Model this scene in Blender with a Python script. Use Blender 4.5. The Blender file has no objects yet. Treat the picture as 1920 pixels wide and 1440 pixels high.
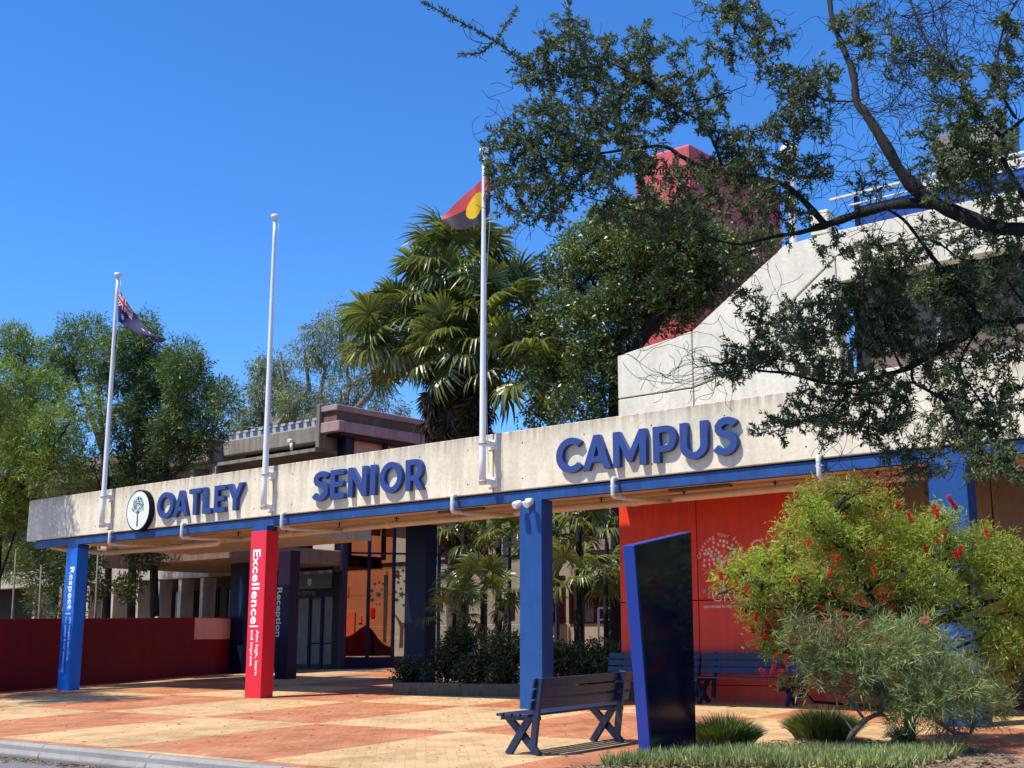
import bpy, math, random
import numpy as np
from mathutils import Vector, Matrix
R = math.radians
S = bpy.context.scene
COL = S.collection
random.seed(7)

# ------------------------------------------------------------------ camera, sky, sun, exposure
FPX, HPX = 2400.0, 495.0            # focal length and horizon offset of the 1920 px wide picture
PITCH = math.atan(HPX / FPX); YAW = R(41.0); CZ = 1.0
cd = bpy.data.cameras.new('camera'); cam = bpy.data.objects.new('camera', cd); COL.objects.link(cam)
cd.sensor_width = 36; cd.lens = 36 * FPX / 1920; cd.clip_start = 0.1; cd.clip_end = 5000
cam.location = (0, 0, CZ); cam.rotation_euler = (math.pi / 2 + PITCH, 0, YAW); S.camera = cam

sun_vec = Vector((0.46, 1.0, -1.80)).normalized()
sd = bpy.data.lights.new('sun', 'SUN'); so = bpy.data.objects.new('sun', sd); COL.objects.link(so)
sd.energy = 5.0; sd.angle = R(0.5); sd.color = (1.0, 0.925, 0.80)
so.rotation_euler = sun_vec.to_track_quat('-Z', 'Y').to_euler()
W = bpy.data.worlds.new('World'); S.world = W; W.use_nodes = True
nt = W.node_tree; bg = nt.nodes['Background']
sky = nt.nodes.new('ShaderNodeTexSky'); sky.sky_type = 'NISHITA'; sky.sun_disc = False
sky.sun_elevation = math.asin(-sun_vec.z); sky.sun_rotation = math.atan2(-sun_vec.x, -sun_vec.y)
sky.altitude = 0; sky.air_density = 1.0; sky.dust_density = 0.15; sky.ozone_density = 4.0
hs = nt.nodes.new('ShaderNodeHueSaturation'); hs.inputs['Saturation'].default_value = 1.22
nt.links.new(sky.outputs[0], hs.inputs['Color']); tint = nt.nodes.new('ShaderNodeMix'); tint.data_type = 'RGBA'; tint.blend_type = 'MULTIPLY'; tint.inputs[0].default_value = 1; tint.inputs[7].default_value = (.76, 1.03, 1.34, 1)
nt.links.new(hs.outputs[0], tint.inputs[6]); nt.links.new(tint.outputs[2], bg.inputs[0])
bg.inputs[1].default_value = 0.135
S.view_settings.view_transform = 'Standard'; S.view_settings.look = 'None'
S.view_settings.exposure = 0.28; S.view_settings.gamma = 1; S.view_settings.use_curve_mapping = False
S.render.engine = 'CYCLES'
S.cycles.max_bounces = 7; S.cycles.diffuse_bounces = 4; S.cycles.transparent_max_bounces = 12

# ------------------------------------------------------------------ measuring helpers
fh = np.array([-math.sin(YAW), math.cos(YAW), 0]); rt = np.array([math.cos(YAW), math.sin(YAW), 0]); up = np.array([0, 0, 1.])
fw = fh * math.cos(PITCH) + up * math.sin(PITCH); cu = -fh * math.sin(PITCH) + up * math.cos(PITCH)
CC = np.array([0, 0, CZ])
def ray(x, y): return fw + rt * (x - 960) / FPX - cu * (y - 720) / FPX
def PX(x, y, X): d = ray(x, y); return CC + d * (X / d[0])
def PY(x, y, Y): d = ray(x, y); return CC + d * (Y / d[1])
def PZ(x, y, Z): d = ray(x, y); return CC + d * ((Z - CZ) / d[2])
def PD(x, y, D): d = ray(x, y); return CC + d * (D / (d @ fh))
Y0 = 16.66; GS = 0.03
def gz(y): return GS * (y - Y0)
def PG(x, y): d = ray(x, y); t = (-GS * Y0 - CZ) / (d[2] - GS * d[1]); return CC + d * t

# ------------------------------------------------------------------ object helpers
def wl(o):
    v = Vector((0, 0, 0))
    while o is not None: v += o.location; o = o.parent
    return v
def tag(o, label=None, cat=None, group=None, kind=None):
    if label: o['label'] = label
    if cat: o['category'] = cat
    if group: o['group'] = group
    if kind: o['kind'] = kind
    return o
def thing(name, label, cat, loc=(0, 0, 0), group=None):
    o = bpy.data.objects.new(name, None); COL.objects.link(o); o.location = tuple(float(a) for a in loc)
    o.empty_display_size = 0.2
    return tag(o, label, cat, group)
def np_mesh(name, V, Fq, mat, parent=None, var=None, smooth=False, col=None):
    """V (n,3) array, Fq (m,k) array with a constant k"""
    V = np.asarray(V, dtype=np.float32)
    if parent is not None: V = V - np.array(wl(parent), dtype=np.float32)
    Fq = np.asarray(Fq, dtype=np.int32); k = Fq.shape[1]
    me = bpy.data.meshes.new(name)
    me.vertices.add(len(V)); me.vertices.foreach_set('co', V.ravel())
    me.loops.add(Fq.size); me.loops.foreach_set('vertex_index', Fq.ravel())
    me.polygons.add(len(Fq)); me.polygons.foreach_set('loop_start', np.arange(0, Fq.size, k, dtype=np.int32))
    if smooth: me.polygons.foreach_set('use_smooth', np.ones(len(Fq), dtype=bool))
    if var is not None:
        a = me.attributes.new('var', 'FLOAT', 'FACE'); a.data.foreach_set('value', np.asarray(var, dtype=np.float32))
    if col is not None:
        a = me.attributes.new('paint', 'FLOAT_COLOR', 'FACE'); a.data.foreach_set('color', np.asarray(col, dtype=np.float32).ravel())
    me.update(calc_edges=True); me.validate()
    if mat: me.materials.append(mat)
    o = bpy.data.objects.new(name, me); COL.objects.link(o)
    if parent is not None: o.parent = parent
    return o
class MB:
    def __init__(s): s.v = []; s.f = []; s.sm = []
    def add(s, vs, fs, smooth=False):
        n = len(s.v); s.v += [tuple(float(c) for c in v) for v in vs]
        s.f += [tuple(i + n for i in f) for f in fs]; s.sm += [smooth] * len(fs); return s
    def box(s, x0, x1, y0, y1, z0, z1):
        v = [(x, y, z) for z in (z0, z1) for y in (y0, y1) for x in (x0, x1)]
        return s.add(v, [(0, 2, 3, 1), (4, 5, 7, 6), (0, 1, 5, 4), (2, 6, 7, 3), (0, 4, 6, 2), (1, 3, 7, 5)])
    def bar(s, a, b, w, h, upv=(0, 0, 1)):
        a = Vector(a); b = Vector(b); d = (b - a).normalized(); u = Vector(upv)
        sx = d.cross(u).normalized() * w / 2; sz = sx.cross(d).normalized() * h / 2
        v = []
        for p in (a, b):
            v += [p - sx - sz, p + sx - sz, p + sx + sz, p - sx + sz]
        return s.add(v, [(3, 2, 1, 0), (4, 5, 6, 7), (0, 1, 5, 4), (1, 2, 6, 5), (2, 3, 7, 6), (3, 0, 4, 7)])
    def tube(s, pts, rad, n=8, cap=True):
        pts = [Vector(p) for p in pts]
        if not hasattr(rad, '__len__'): rad = [rad] * len(pts)
        vs = []; fs = []; pu = None
        for i, p in enumerate(pts):
            d = (pts[min(i + 1, len(pts) - 1)] - pts[max(i - 1, 0)])
            if d.length < 1e-9: d = Vector((0, 0, 1))
            d.normalize()
            if pu is None: u = d.cross(Vector((0, 0, 1)) if abs(d.z) < .9 else Vector((1, 0, 0))).normalized()
            else: u = (pu - d * pu.dot(d)).normalized()
            pu = u; w = d.cross(u)
            for k in range(n):
                a = 2 * math.pi * k / n; vs.append(p + (u * math.cos(a) + w * math.sin(a)) * rad[i])
        for i in range(len(pts) - 1):
            for k in range(n):
                k2 = (k + 1) % n; fs.append((i * n + k, i * n + k2, (i + 1) * n + k2, (i + 1) * n + k))
        s.add(vs, fs, True)
        if cap:
            m = len(s.v) - len(vs)
            s.f.append(tuple(m + k for k in range(n))[::-1]); s.sm.append(False)
            s.f.append(tuple(m + (len(pts) - 1) * n + k for k in range(n))); s.sm.append(False)
        return s
    def prism(s, poly, fn, a, b):
        """poly: 2-D points; fn(p,q,t) -> 3-D; extruded from t=a to t=b"""
        n = len(poly); vs = [fn(p, q, a) for p, q in poly] + [fn(p, q, b) for p, q in poly]
        fs = [tuple(range(n)), tuple(range(2 * n - 1, n - 1, -1))] + [(i, i + n, (i + 1) % n + n, (i + 1) % n) for i in range(n)]
        return s.add(vs, fs)
    def build(s, name, mat, parent=None, bev=0, kind=None, label=None, seg=1):
        me = bpy.data.meshes.new(name); off = wl(parent) if parent is not None else Vector((0, 0, 0))
        me.from_pydata([(v[0] - off.x, v[1] - off.y, v[2] - off.z) for v in s.v], [], s.f); me.update()
        me.polygons.foreach_set('use_smooth', s.sm)
        if mat: me.materials.append(mat)
        o = bpy.data.objects.new(name, me); COL.objects.link(o)
        if parent is not None: o.parent = parent
        if bev:
            m = o.modifiers.new('bevel', 'BEVEL'); m.width = bev; m.segments = seg; m.limit_method = 'ANGLE'; m.angle_limit = R(40)
        return tag(o, label, None, None, kind)
def fixn(o):
    import bmesh
    b = bmesh.new(); b.from_mesh(o.data); bmesh.ops.recalc_face_normals(b, faces=b.faces); b.to_mesh(o.data); b.free(); return o
def xz(y): return lambda p, q, t: (p, t, q)
XZ = lambda p, q, t: (p, t, q)
YZ = lambda p, q, t: (t, p, q)
XY = lambda p, q, t: (p, q, t)

# ------------------------------------------------------------------ materials
def newmat(name):
    m = bpy.data.materials.new(name); m.use_nodes = True; return m, m.node_tree, m.node_tree.nodes['Principled BSDF']
def nd(t, typ, **kw):
    n = t.nodes.new(typ)
    for k, v in kw.items():
        if k in n.inputs: n.inputs[k].default_value = v
        else: setattr(n, k, v)
    return n
def rgba(c): return (c[0], c[1], c[2], 1)
def noise(t, scale, detail=4, vec=None, rough=.55, sc=None):
    n = nd(t, 'ShaderNodeTexNoise'); n.inputs['Scale'].default_value = scale; n.inputs['Detail'].default_value = detail; n.inputs['Roughness'].default_value = rough
    g = nd(t, 'ShaderNodeNewGeometry')
    if sc:
        mp = nd(t, 'ShaderNodeMapping'); mp.inputs['Scale'].default_value = sc; t.links.new(g.outputs['Position'], mp.inputs['Vector']); t.links.new(mp.outputs[0], n.inputs['Vector'])
    else: t.links.new(vec or g.outputs['Position'], n.inputs['Vector'])
    return n
def ramp(t, src, stops):
    r = nd(t, 'ShaderNodeValToRGB'); e = r.color_ramp.elements
    while len(e) < len(stops): e.new(.5)
    for i, (p, c) in enumerate(stops): e[i].position = p; e[i].color = rgba(c) if hasattr(c, '__len__') else (c, c, c, 1)
    t.links.new(src, r.inputs[0]); return r
def mul(t, a, b, fac=1.0, mode='MULTIPLY'):
    m = nd(t, 'ShaderNodeMix'); m.data_type = 'RGBA'; m.blend_type = mode; m.inputs[0].default_value = fac
    if isinstance(a, tuple): m.inputs[6].default_value = rgba(a)
    else: t.links.new(a, m.inputs[6])
    if isinstance(b, tuple): m.inputs[7].default_value = rgba(b)
    else: t.links.new(b, m.inputs[7])
    return m.outputs[2]
def bump(t, src, p, strength=.3, dist=.02):
    b = nd(t, 'ShaderNodeBump'); b.inputs['Strength'].default_value = strength; b.inputs['Distance'].default_value = dist
    t.links.new(src, b.inputs['Height']); t.links.new(b.outputs[0], p.inputs['Normal'])
def paint(name, c, rough=.45, var=.12, nscale=2.5, spec=.5, wear=0.0, coat=0):
    m, t, p = newmat(name)
    n = noise(t, nscale, 5); r = ramp(t, n.outputs[0], [(.3, 1 - var), (.7, 1 + var * .3)])
    c2 = mul(t, tuple(c), r.outputs[0])
    n3 = noise(t, 9, 4, sc=(1, 1, .15)); r3 = ramp(t, n3.outputs[0], [(.35, 1 - var * .8), (.6, 1.0)]); c2 = mul(t, c2, r3.outputs[0])
    if wear:
        n2 = noise(t, 35, 6, rough=.7); r2 = ramp(t, n2.outputs[0], [(.66, 0.0), (.70, 1.0)])
        mm = nd(t, 'ShaderNodeMix'); mm.data_type = 'RGBA'; t.links.new(r2.outputs[0], mm.inputs[0]); t.links.new(c2, mm.inputs[6]); mm.inputs[7].default_value = (wear, wear, wear, 1); c2 = mm.outputs[2]
    t.links.new(c2, p.inputs['Base Color']); p.inputs['Roughness'].default_value = rough
    p.inputs['Specular IOR Level'].default_value = spec; p.inputs['Coat Weight'].default_value = coat; p.inputs['Coat Roughness'].default_value = .06
    bump(t, noise(t, 60, 3).outputs[0], p, .12, .004)
    return m
def concrete(name, c, stain=.35, top=None, streak=True, pits=True):
    m, t, p = newmat(name)
    n = noise(t, 1.1, 6, rough=.6); r = ramp(t, n.outputs[0], [(.3, 1 - stain * .55), (.7, 1.05)]); c2 = mul(t, tuple(c), r.outputs[0])
    nf = noise(t, 14, 5, rough=.65); rf = ramp(t, nf.outputs[0], [(.3, .88), (.7, 1.06)]); c2 = mul(t, c2, rf.outputs[0])
    if streak:
        ns = noise(t, 5.0, 5, sc=(1, 1, .09), rough=.6); rs = ramp(t, ns.outputs[0], [(.38, 1 - stain * .5), (.6, 1.02)]); c2 = mul(t, c2, rs.outputs[0])
    if top:                                   # rain stains running down from a weathered top edge
        g = nd(t, 'ShaderNodeNewGeometry'); sx = nd(t, 'ShaderNodeSeparateXYZ'); t.links.new(g.outputs['Position'], sx.inputs[0])
        mr = nd(t, 'ShaderNodeMapRange'); mr.inputs[1].default_value = top - .42; mr.inputs[2].default_value = top; t.links.new(sx.outputs[2], mr.inputs[0])
        pw = nd(t, 'ShaderNodeMath', operation='POWER'); t.links.new(mr.outputs[0], pw.inputs[0]); pw.inputs[1].default_value = 1.8
        nn = noise(t, 9, 5, sc=(1, 1, .07), rough=.65); rn = ramp(t, nn.outputs[0], [(.36, 1.0), (.6, .12)])
        m2 = nd(t, 'ShaderNodeMath', operation='MULTIPLY'); t.links.new(pw.outputs[0], m2.inputs[0]); t.links.new(rn.outputs[0], m2.inputs[1])
        mm = nd(t, 'ShaderNodeMix'); mm.data_type = 'RGBA'; t.links.new(m2.outputs[0], mm.inputs[0]); t.links.new(c2, mm.inputs[6])
        mm.inputs[7].default_value = (c[0] * .36, c[1] * .33, c[2] * .3, 1); c2 = mm.outputs[2]
    if pits:
        vo = nd(t, 'ShaderNodeTexVoronoi'); vo.inputs['Scale'].default_value = 9; g = nd(t, 'ShaderNodeNewGeometry'); t.links.new(g.outputs['Position'], vo.inputs['Vector'])
        rv = ramp(t, vo.outputs['Distance'], [(.045, .45), (.075, 1.0)]); c2 = mul(t, c2, rv.outputs[0])
    t.links.new(c2, p.inputs['Base Color']); p.inputs['Roughness'].default_value = .9; p.inputs['Specular IOR Level'].default_value = .25
    bump(t, nf.outputs[0], p, .35, .015)
    return m
def leafmat(name, dark, light, trans=.28, rough=.45, gloss=.4, back=None):
    m, t, p = newmat(name)
    a = nd(t, 'ShaderNodeAttribute'); a.attribute_name = 'var'
    mid = tuple((x + y) / 2 for x, y in zip(dark, light))
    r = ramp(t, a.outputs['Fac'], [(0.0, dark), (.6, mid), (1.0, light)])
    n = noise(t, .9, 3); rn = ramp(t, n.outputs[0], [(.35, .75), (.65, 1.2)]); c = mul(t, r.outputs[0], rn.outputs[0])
    t.links.new(c, p.inputs['Base Color']); p.inputs['Roughness'].default_value = rough; p.inputs['Specular IOR Level'].default_value = gloss
    tr = nd(t, 'ShaderNodeBsdfTranslucent'); c3 = mul(t, c, (1.5, 1.45, .5)); t.links.new(c3, tr.inputs['Color'])
    mx = nd(t, 'ShaderNodeMixShader'); mx.inputs[0].default_value = trans
    t.links.new(p.outputs[0], mx.inputs[1]); t.links.new(tr.outputs[0], mx.inputs[2]); t.links.new(mx.outputs[0], t.nodes['Material Output'].inputs[0])
    return m
def bark(name, c, c2=None):
    m, t, p = newmat(name)
    n = noise(t, 18, 6, sc=(1, 1, .25), rough=.7); r = ramp(t, n.outputs[0], [(.3, tuple(x * .45 for x in c)), (.65, c), (.8, c2 or tuple(x * 1.5 for x in c))])
    t.links.new(r.outputs[0], p.inputs['Base Color']); p.inputs['Roughness'].default_value = .9; bump(t, n.outputs[0], p, .7, .02); return m
def glass(name, c, trans=.6, rough=.02):
    m, t, p = newmat(name)
    tb = nd(t, 'ShaderNodeBsdfTransparent'); tb.inputs[0].default_value = rgba(c)
    gl = nd(t, 'ShaderNodeBsdfGlossy'); gl.inputs['Roughness'].default_value = rough; gl.inputs[0].default_value = (.9, .92, .95, 1)
    fr = nd(t, 'ShaderNodeFresnel'); fr.inputs[0].default_value = 1.45
    mx = nd(t, 'ShaderNodeMixShader'); t.links.new(fr.outputs[0], mx.inputs[0]); t.links.new(tb.outputs[0], mx.inputs[1]); t.links.new(gl.outputs[0], mx.inputs[2])
    t.links.new(mx.outputs[0], t.nodes['Material Output'].inputs[0]); return m

M = {}
M['conc'] = concrete('fascia_concrete', (.79, .705, .53), .28, top=4.71)
M['conc_wall'] = concrete('pale_wall_concrete', (.76, .69, .55), .2)
M['conc_old'] = concrete('weathered_concrete', (.33, .30, .25), .6)
M['conc_mid'] = concrete('column_concrete', (.46, .44, .38), .5)
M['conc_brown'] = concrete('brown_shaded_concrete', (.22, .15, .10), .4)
M['pinkbeam'] = concrete('pink_beige_concrete', (.42, .30, .29), .35)
M['blue'] = paint('royal_blue_paint', (.015, .072, .25), .45, .12, wear=.25, spec=.3)
M['blue_beam'] = paint('beam_blue_paint', (.018, .075, .25), .5, .25, wear=.3, spec=.3)
M['blue_l'] = paint('bright_blue_paint', (.0, .14, .62), .4, .08)
M['blue_letter'] = paint('letter_blue', (.030, .062, .22), .55, .06, spec=.25)
M['navy'] = paint('navy_paint', (.004, .008, .034), .5, .1, spec=.2)
M['navy_bench'] = paint('bench_navy_paint', (.014, .028, .085), .38, .3, 8, wear=.12)
M['purple'] = paint('purple_paint', (.018, .006, .035), .5, .1, spec=.25)
M['purple_b'] = paint('bright_purple', (.16, .03, .24), .5, .05)
M['red_col'] = paint('column_red_paint', (.72, .015, .035), .4, .06)
M['red_wall'] = paint('orange_red_wall_paint', (.72, .042, .008), .55, .16)
M['maroon'] = paint('maroon_wall_paint', (.19, .003, .008), .65, .15, spec=.25)
M['tower_red'] = paint('tower_red_paint', (.62, .085, .09), .6, .2)
M['white'] = paint('white_paint', (.78, .78, .76), .4, .05)
M['white_pole'] = paint('white_pole_paint', (.80, .80, .80), .3, .05)
M['pvc'] = paint('white_pipe', (.72, .71, .67), .4, .15)
M['soffit'] = paint('soffit_paint', (.62, .45, .30), .6, .15)
M['cream_pipe'] = paint('cream_pipe', (.72, .58, .44), .5, .1)
M['black'] = paint('black_paint', (.004, .004, .005), .5, .1, spec=.15)
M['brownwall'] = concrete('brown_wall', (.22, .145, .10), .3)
M['beige'] = concrete('beige_render', (.55, .47, .38), .2, pits=False, streak=False)
M['cap'] = paint('salmon_plate', (.78, .33, .24), .6, .1)
M['timber'] = bark('weathered_sleeper', (.13, .11, .075), (.2, .17, .12))
M['bark_d'] = bark('dark_bark', (.011, .009, .008))
M['bark_g'] = bark('pale_gum_bark', (.26, .22, .18))
M['bark_m'] = bark('brown_bark', (.09, .065, .045))
M['bark_r'] = bark('grey_brown_bark', (.16, .12, .09))
M['steel'] = paint('grey_steel', (.45, .45, .46), .35, .1)
M['bluepanel'] = paint('blue_roof_panel', (.02, .07, .28), .3, .2)
M['dkglass'] = glass('dark_window_glass', (.05, .055, .06))
M['clear'] = glass('clear_glass', (.75, .76, .74))
M['redglass'] = glass('red_tinted_glass', (.74, .44, .33))
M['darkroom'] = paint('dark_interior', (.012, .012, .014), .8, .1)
M['brownroom'] = paint('brown_window_panel', (.16, .11, .085), .6, .2)
m, t, p = newmat('gloss_black_panel'); p.inputs['Base Color'].default_value = (.003, .005, .022, 1); p.inputs['Roughness'].default_value = .10; p.inputs['Specular IOR Level'].default_value = .35; p.inputs['Coat Weight'].default_value = .0; p.inputs['Coat Roughness'].default_value = .03
bump(t, noise(t, 6, 2).outputs[0], p, .02, .01); M['gloss'] = m
M['txt'] = paint('white_lettering', (.82, .82, .84), .5, .02)
M['txt_wall'] = paint('pale_wall_print', (.88, .74, .70), .6, .2)
M['lf_front'] = leafmat('small_glossy_leaf', (.018, .034, .018), (.19, .24, .11), .22, .5, .3)
M['lf_bottle'] = leafmat('lime_bottlebrush_leaf', (.04, .075, .014), (.36, .44, .07), .42, .5)
M['lf_grev'] = leafmat('grey_green_needle', (.05, .085, .028), (.38, .45, .18), .25, .5)
M['lf_left'] = leafmat('feathery_leaf', (.03, .06, .014), (.24, .34, .055), .25, .5)
M['lf_leftd'] = leafmat('dark_feathery_leaf', (.016, .038, .016), (.16, .25, .07), .22, .5)
M['lf_gum'] = leafmat('gum_leaf', (.10, .125, .07), (.32, .35, .20), .25, .5)
M['lf_dense'] = leafmat('dense_tree_leaf', (.018, .038, .014), (.18, .24, .05), .22, .38, .6)
M['lf_shrub'] = leafmat('planter_shrub_leaf', (.016, .03, .012), (.10, .125, .04), .2, .35, .6)
M['lf_palm'] = leafmat('palm_leaf', (.04, .07, .018), (.24, .27, .07), .3, .32, .7)
M['lf_dead'] = leafmat('dead_palm_leaf', (.03, .02, .013), (.14, .095, .06), .15, .7, .2)
M['lf_tuft'] = leafmat('dark_strappy_leaf', (.03, .055, .015), (.20, .26, .07), .25, .4, .5)
M['lf_grass'] = leafmat('strappy_grass', (.11, .15, .045), (.54, .60, .29), .4, .4, .5)
M['flower'] = leafmat('red_bottlebrush_flower', (.45, .008, .008), (.75, .03, .02), .3, .6)
M['flower_p'] = leafmat('pink_grevillea_flower', (.7, .2, .18), (.85, .35, .3), .3, .6)
M['litter'] = leafmat('leaf_litter', (.08, .05, .03), (.36, .26, .17), .1, .8)

# paving: large cream and terracotta squares laid in small bricks
def pav():
    m, t, p = newmat('brick_paving'); L = t.links.new
    g = nd(t, 'ShaderNodeNewGeometry'); sx = nd(t, 'ShaderNodeSeparateXYZ'); L(g.outputs['Position'], sx.inputs[0])
    def math_(op, a, b=None):
        n = nd(t, 'ShaderNodeMath', operation=op)
        for i, v in enumerate((a, b)):
            if v is None: continue
            if isinstance(v, (int, float)): n.inputs[i].default_value = v
            else: L(v, n.inputs[i])
        return n.outputs[0]
    X, Y = sx.outputs[0], sx.outputs[1]
    v = math_('DIVIDE', math_('SUBTRACT', Y, 13.0), 3.75)
    u = math_('DIVIDE', math_('ADD', math_('ADD', X, 18.05), math_('MULTIPLY', math_('SUBTRACT', Y, 13.0), .14)), 2.9)
    # laid edge: joints staggered by a few cm
    wn = noise(t, 7, 2); wob = math_('MULTIPLY', math_('SUBTRACT', wn.outputs[0], .5), .004)
    s = math_('ADD', math_('FLOOR', math_('ADD', u, wob)), math_('FLOOR', math_('ADD', v, wob)))
    par = math_('FLOORED_MODULO', math_('ADD', s, 1.0), 2.0)
    br = nd(t, 'ShaderNodeTexBrick'); mp = nd(t, 'ShaderNodeMapping'); mp.inputs['Rotation'].default_value = (0, 0, R(45)); wv = noise(t, 2.2, 2); wm = nd(t, 'ShaderNodeVectorMath', operation='MULTIPLY_ADD'); L(wv.outputs[1], wm.inputs[0]); wm.inputs[1].default_value = (.05, .05, 0); L(g.outputs['Position'], wm.inputs[2]); L(wm.outputs[0], mp.inputs[0]); L(mp.outputs[0], br.inputs['Vector'])
    br.inputs['Scale'].default_value = 1; br.inputs['Brick Width'].default_value = .23; br.inputs['Row Height'].default_value = .115; br.inputs['Mortar Size'].default_value = .004
    br.inputs['Color1'].default_value = (1, 1, 1, 1); br.inputs['Color2'].default_value = (.80, .77, .73, 1); br.inputs['Mortar'].default_value = (.68, .62, .57, 1); br.inputs['Mortar Smooth'].default_value = .3
    br.inputs['Bias'].default_value = -.15
    n1 = noise(t, 1.6, 5); c_cream = ramp(t, n1.outputs[0], [(.3, (.56, .36, .17)), (.55, (.67, .45, .23)), (.75, (.72, .50, .28))])
    c_or = ramp(t, n1.outputs[0], [(.3, (.44, .165, .08)), (.5, (.55, .22, .105)), (.75, (.57, .29, .165))])
    mm = nd(t, 'ShaderNodeMix'); mm.data_type = 'RGBA'; L(par, mm.inputs[0]); L(c_cream.outputs[0], mm.inputs[6]); L(c_or.outputs[0], mm.inputs[7])
    c = mul(t, mm.outputs[2], br.outputs[0], .85)
    n2 = noise(t, .5, 6, rough=.72); r2 = ramp(t, n2.outputs[0], [(.34, .74), (.5, .97), (.62, 1.05)]); ns = noise(t, 3.2, 5, sc=(1, .35, 1), rough=.7); rs = ramp(t, ns.outputs[0], [(.36, .82), (.52, 1.0)]); c = mul(t, c, rs.outputs[0]); c = mul(t, c, r2.outputs[0])
    n3 = noise(t, 25, 4); r3 = ramp(t, n3.outputs[0], [(.3, .86), (.7, 1.08)]); c = mul(t, c, r3.outputs[0])
    L(c, p.inputs['Base Color']); p.inputs['Roughness'].default_value = .85; p.inputs['Specular IOR Level'].default_value = .2
    bump(t, br.outputs['Fac'], p, -.3, .004); return m
M['pav'] = pav()
m, t, p = newmat('asphalt'); n = noise(t, 60, 5); r = ramp(t, n.outputs[0], [(.3, (.10, .098, .10)), (.7, (.24, .235, .23))]); t.links.new(r.outputs[0], p.inputs['Base Color']); p.inputs['Roughness'].default_value = .9; bump(t, n.outputs[0], p, .5, .01); M['asph'] = m
m, t, p = newmat('mulch'); n = noise(t, 30, 6, rough=.7); r = ramp(t, n.outputs[0], [(.3, (.10, .06, .04)), (.5, (.32, .21, .14)), (.7, (.5, .36, .26))]); t.links.new(r.outputs[0], p.inputs['Base Color']); p.inputs['Roughness'].default_value = .95; bump(t, n.outputs[0], p, 1, .03); M['mulch'] = m
M['kerb'] = concrete('kerb_concrete', (.34, .32, .29), .45, streak=False)
m, t, p = newmat('dry_ground'); n = noise(t, 3, 6); r = ramp(t, n.outputs[0], [(.3, (.06, .06, .03)), (.7, (.15, .13, .08))]); t.links.new(r.outputs[0], p.inputs['Base Color']); p.inputs['Roughness'].default_value = .95; M['dirt'] = m
m, t, p = newmat('flag_print'); a = nd(t, 'ShaderNodeAttribute'); a.attribute_name = 'paint'; t.links.new(a.outputs['Color'], p.inputs['Base Color']); p.inputs['Roughness'].default_value = .7
tr = nd(t, 'ShaderNodeBsdfTranslucent'); t.links.new(a.outputs['Color'], tr.inputs['Color']); mx = nd(t, 'ShaderNodeMixShader'); mx.inputs[0].default_value = .3
t.links.new(p.outputs[0], mx.inputs[1]); t.links.new(tr.outputs[0], mx.inputs[2]); t.links.new(mx.outputs[0], t.nodes['Material Output'].inputs[0]); M['flag'] = m

# ------------------------------------------------------------------ ground
def strip(name, x0, x1, y0, y1, dz, mat, n=1):
    b = MB(); b.add([(x0, y0, gz(y0) + dz), (x1, y0, gz(y0) + dz), (x1, y1, gz(y1) + dz), (x0, y1, gz(y1) + dz)], [(0, 1, 2, 3)])
    return b.build(name, mat, kind='structure')
KY = 9.06
ZR = gz(KY) - .19
b = MB(); b.add([(-900, -900, ZR - .03), (900, -900, ZR - .03), (900, KY - .3, ZR - .03), (-900, KY - .3, ZR - .03)], [(0, 1, 2, 3)])
b.add([(-900, KY - .3, ZR - .03), (900, KY - .3, ZR - .03), (900, 60, 1.26), (-900, 60, 1.26)], [(0, 1, 2, 3)])
b.add([(-900, 60, 1.26), (900, 60, 1.26), (900, 1500, 1.3), (-900, 1500, 1.3)], [(0, 1, 2, 3)])
b.build('ground', M['dirt'], kind='structure')
b = MB(); b.box(-60, 20, -8, KY - .13, ZR - .02, ZR + .0); b.build('road', M['asph'], kind='structure')
# plaza surface in one sheet that ends at the kerb and the garden bed
b = MB()
def gp(x, y, dz=.0): return (x, y, gz(y) + dz)
b.add([gp(-60, KY), gp(-8.6, KY), gp(-8.6, 10.6), gp(12, 10.6), gp(12, 60), gp(-60, 60)], [(0, 1, 2, 3, 4, 5)])
plaza = b.build('plaza', M['pav'], kind='structure')
# each cream or terracotta square of the checker is a part of the plaza
for j in range(-2, 9):
    ya, yb = 13.0 + 3.75 * j, 13.0 + 3.75 * (j + 1); ya_, yb_ = max(ya, KY + .02), min(yb, 46)
    if yb_ - ya_ < .1: continue
    for i in range(-12, 7):
        def lx(u, y): return 2.9 * u - 18.05 - .14 * (y - 13.0)
        xm = -8.2 if ya_ < 12 else 6
        q_ = [(lx(i, ya_) + .004, ya_ + .004), (lx(i + 1, ya_) - .004, ya_ + .004), (lx(i + 1, yb_) - .004, yb_ - .004), (lx(i, yb_) + .004, yb_ - .004)]
        q_ = [(min(x, xm), y) for x, y in q_]
        if q_[1][0] - q_[0][0] < .05: continue
        c_ = MB(); c_.add([(x, y, gz(y) + .004) for x, y in q_], [(0, 1, 2, 3)]); c_.build('paving_square', M['pav'], plaza)
# kerb stones as parts of the kerb
kerb = MB(); kerb.box(-60, -8.6, KY - .15, KY - .004, ZR - .06, gz(KY) - .03); kb = kerb.build('kerb', M['kerb'], kind='structure')
ks = None
for i in range(15):
    x1 = -8.6 - i * 2.4; x0 = x1 - 2.385
    q = MB(); prof = [(KY - .16, ZR - .03), (KY - .16 - .02, ZR + .05), (KY - .12, gz(KY) - .025), (KY - .085, gz(KY) + .004), (KY + .012, gz(KY) + .006), (KY + .012, ZR - .03)]
    q.prism(prof, YZ, x0, x1); o = q.build('kerb_stone', M['kerb'], kb, bev=.01); fixn(o)
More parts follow.
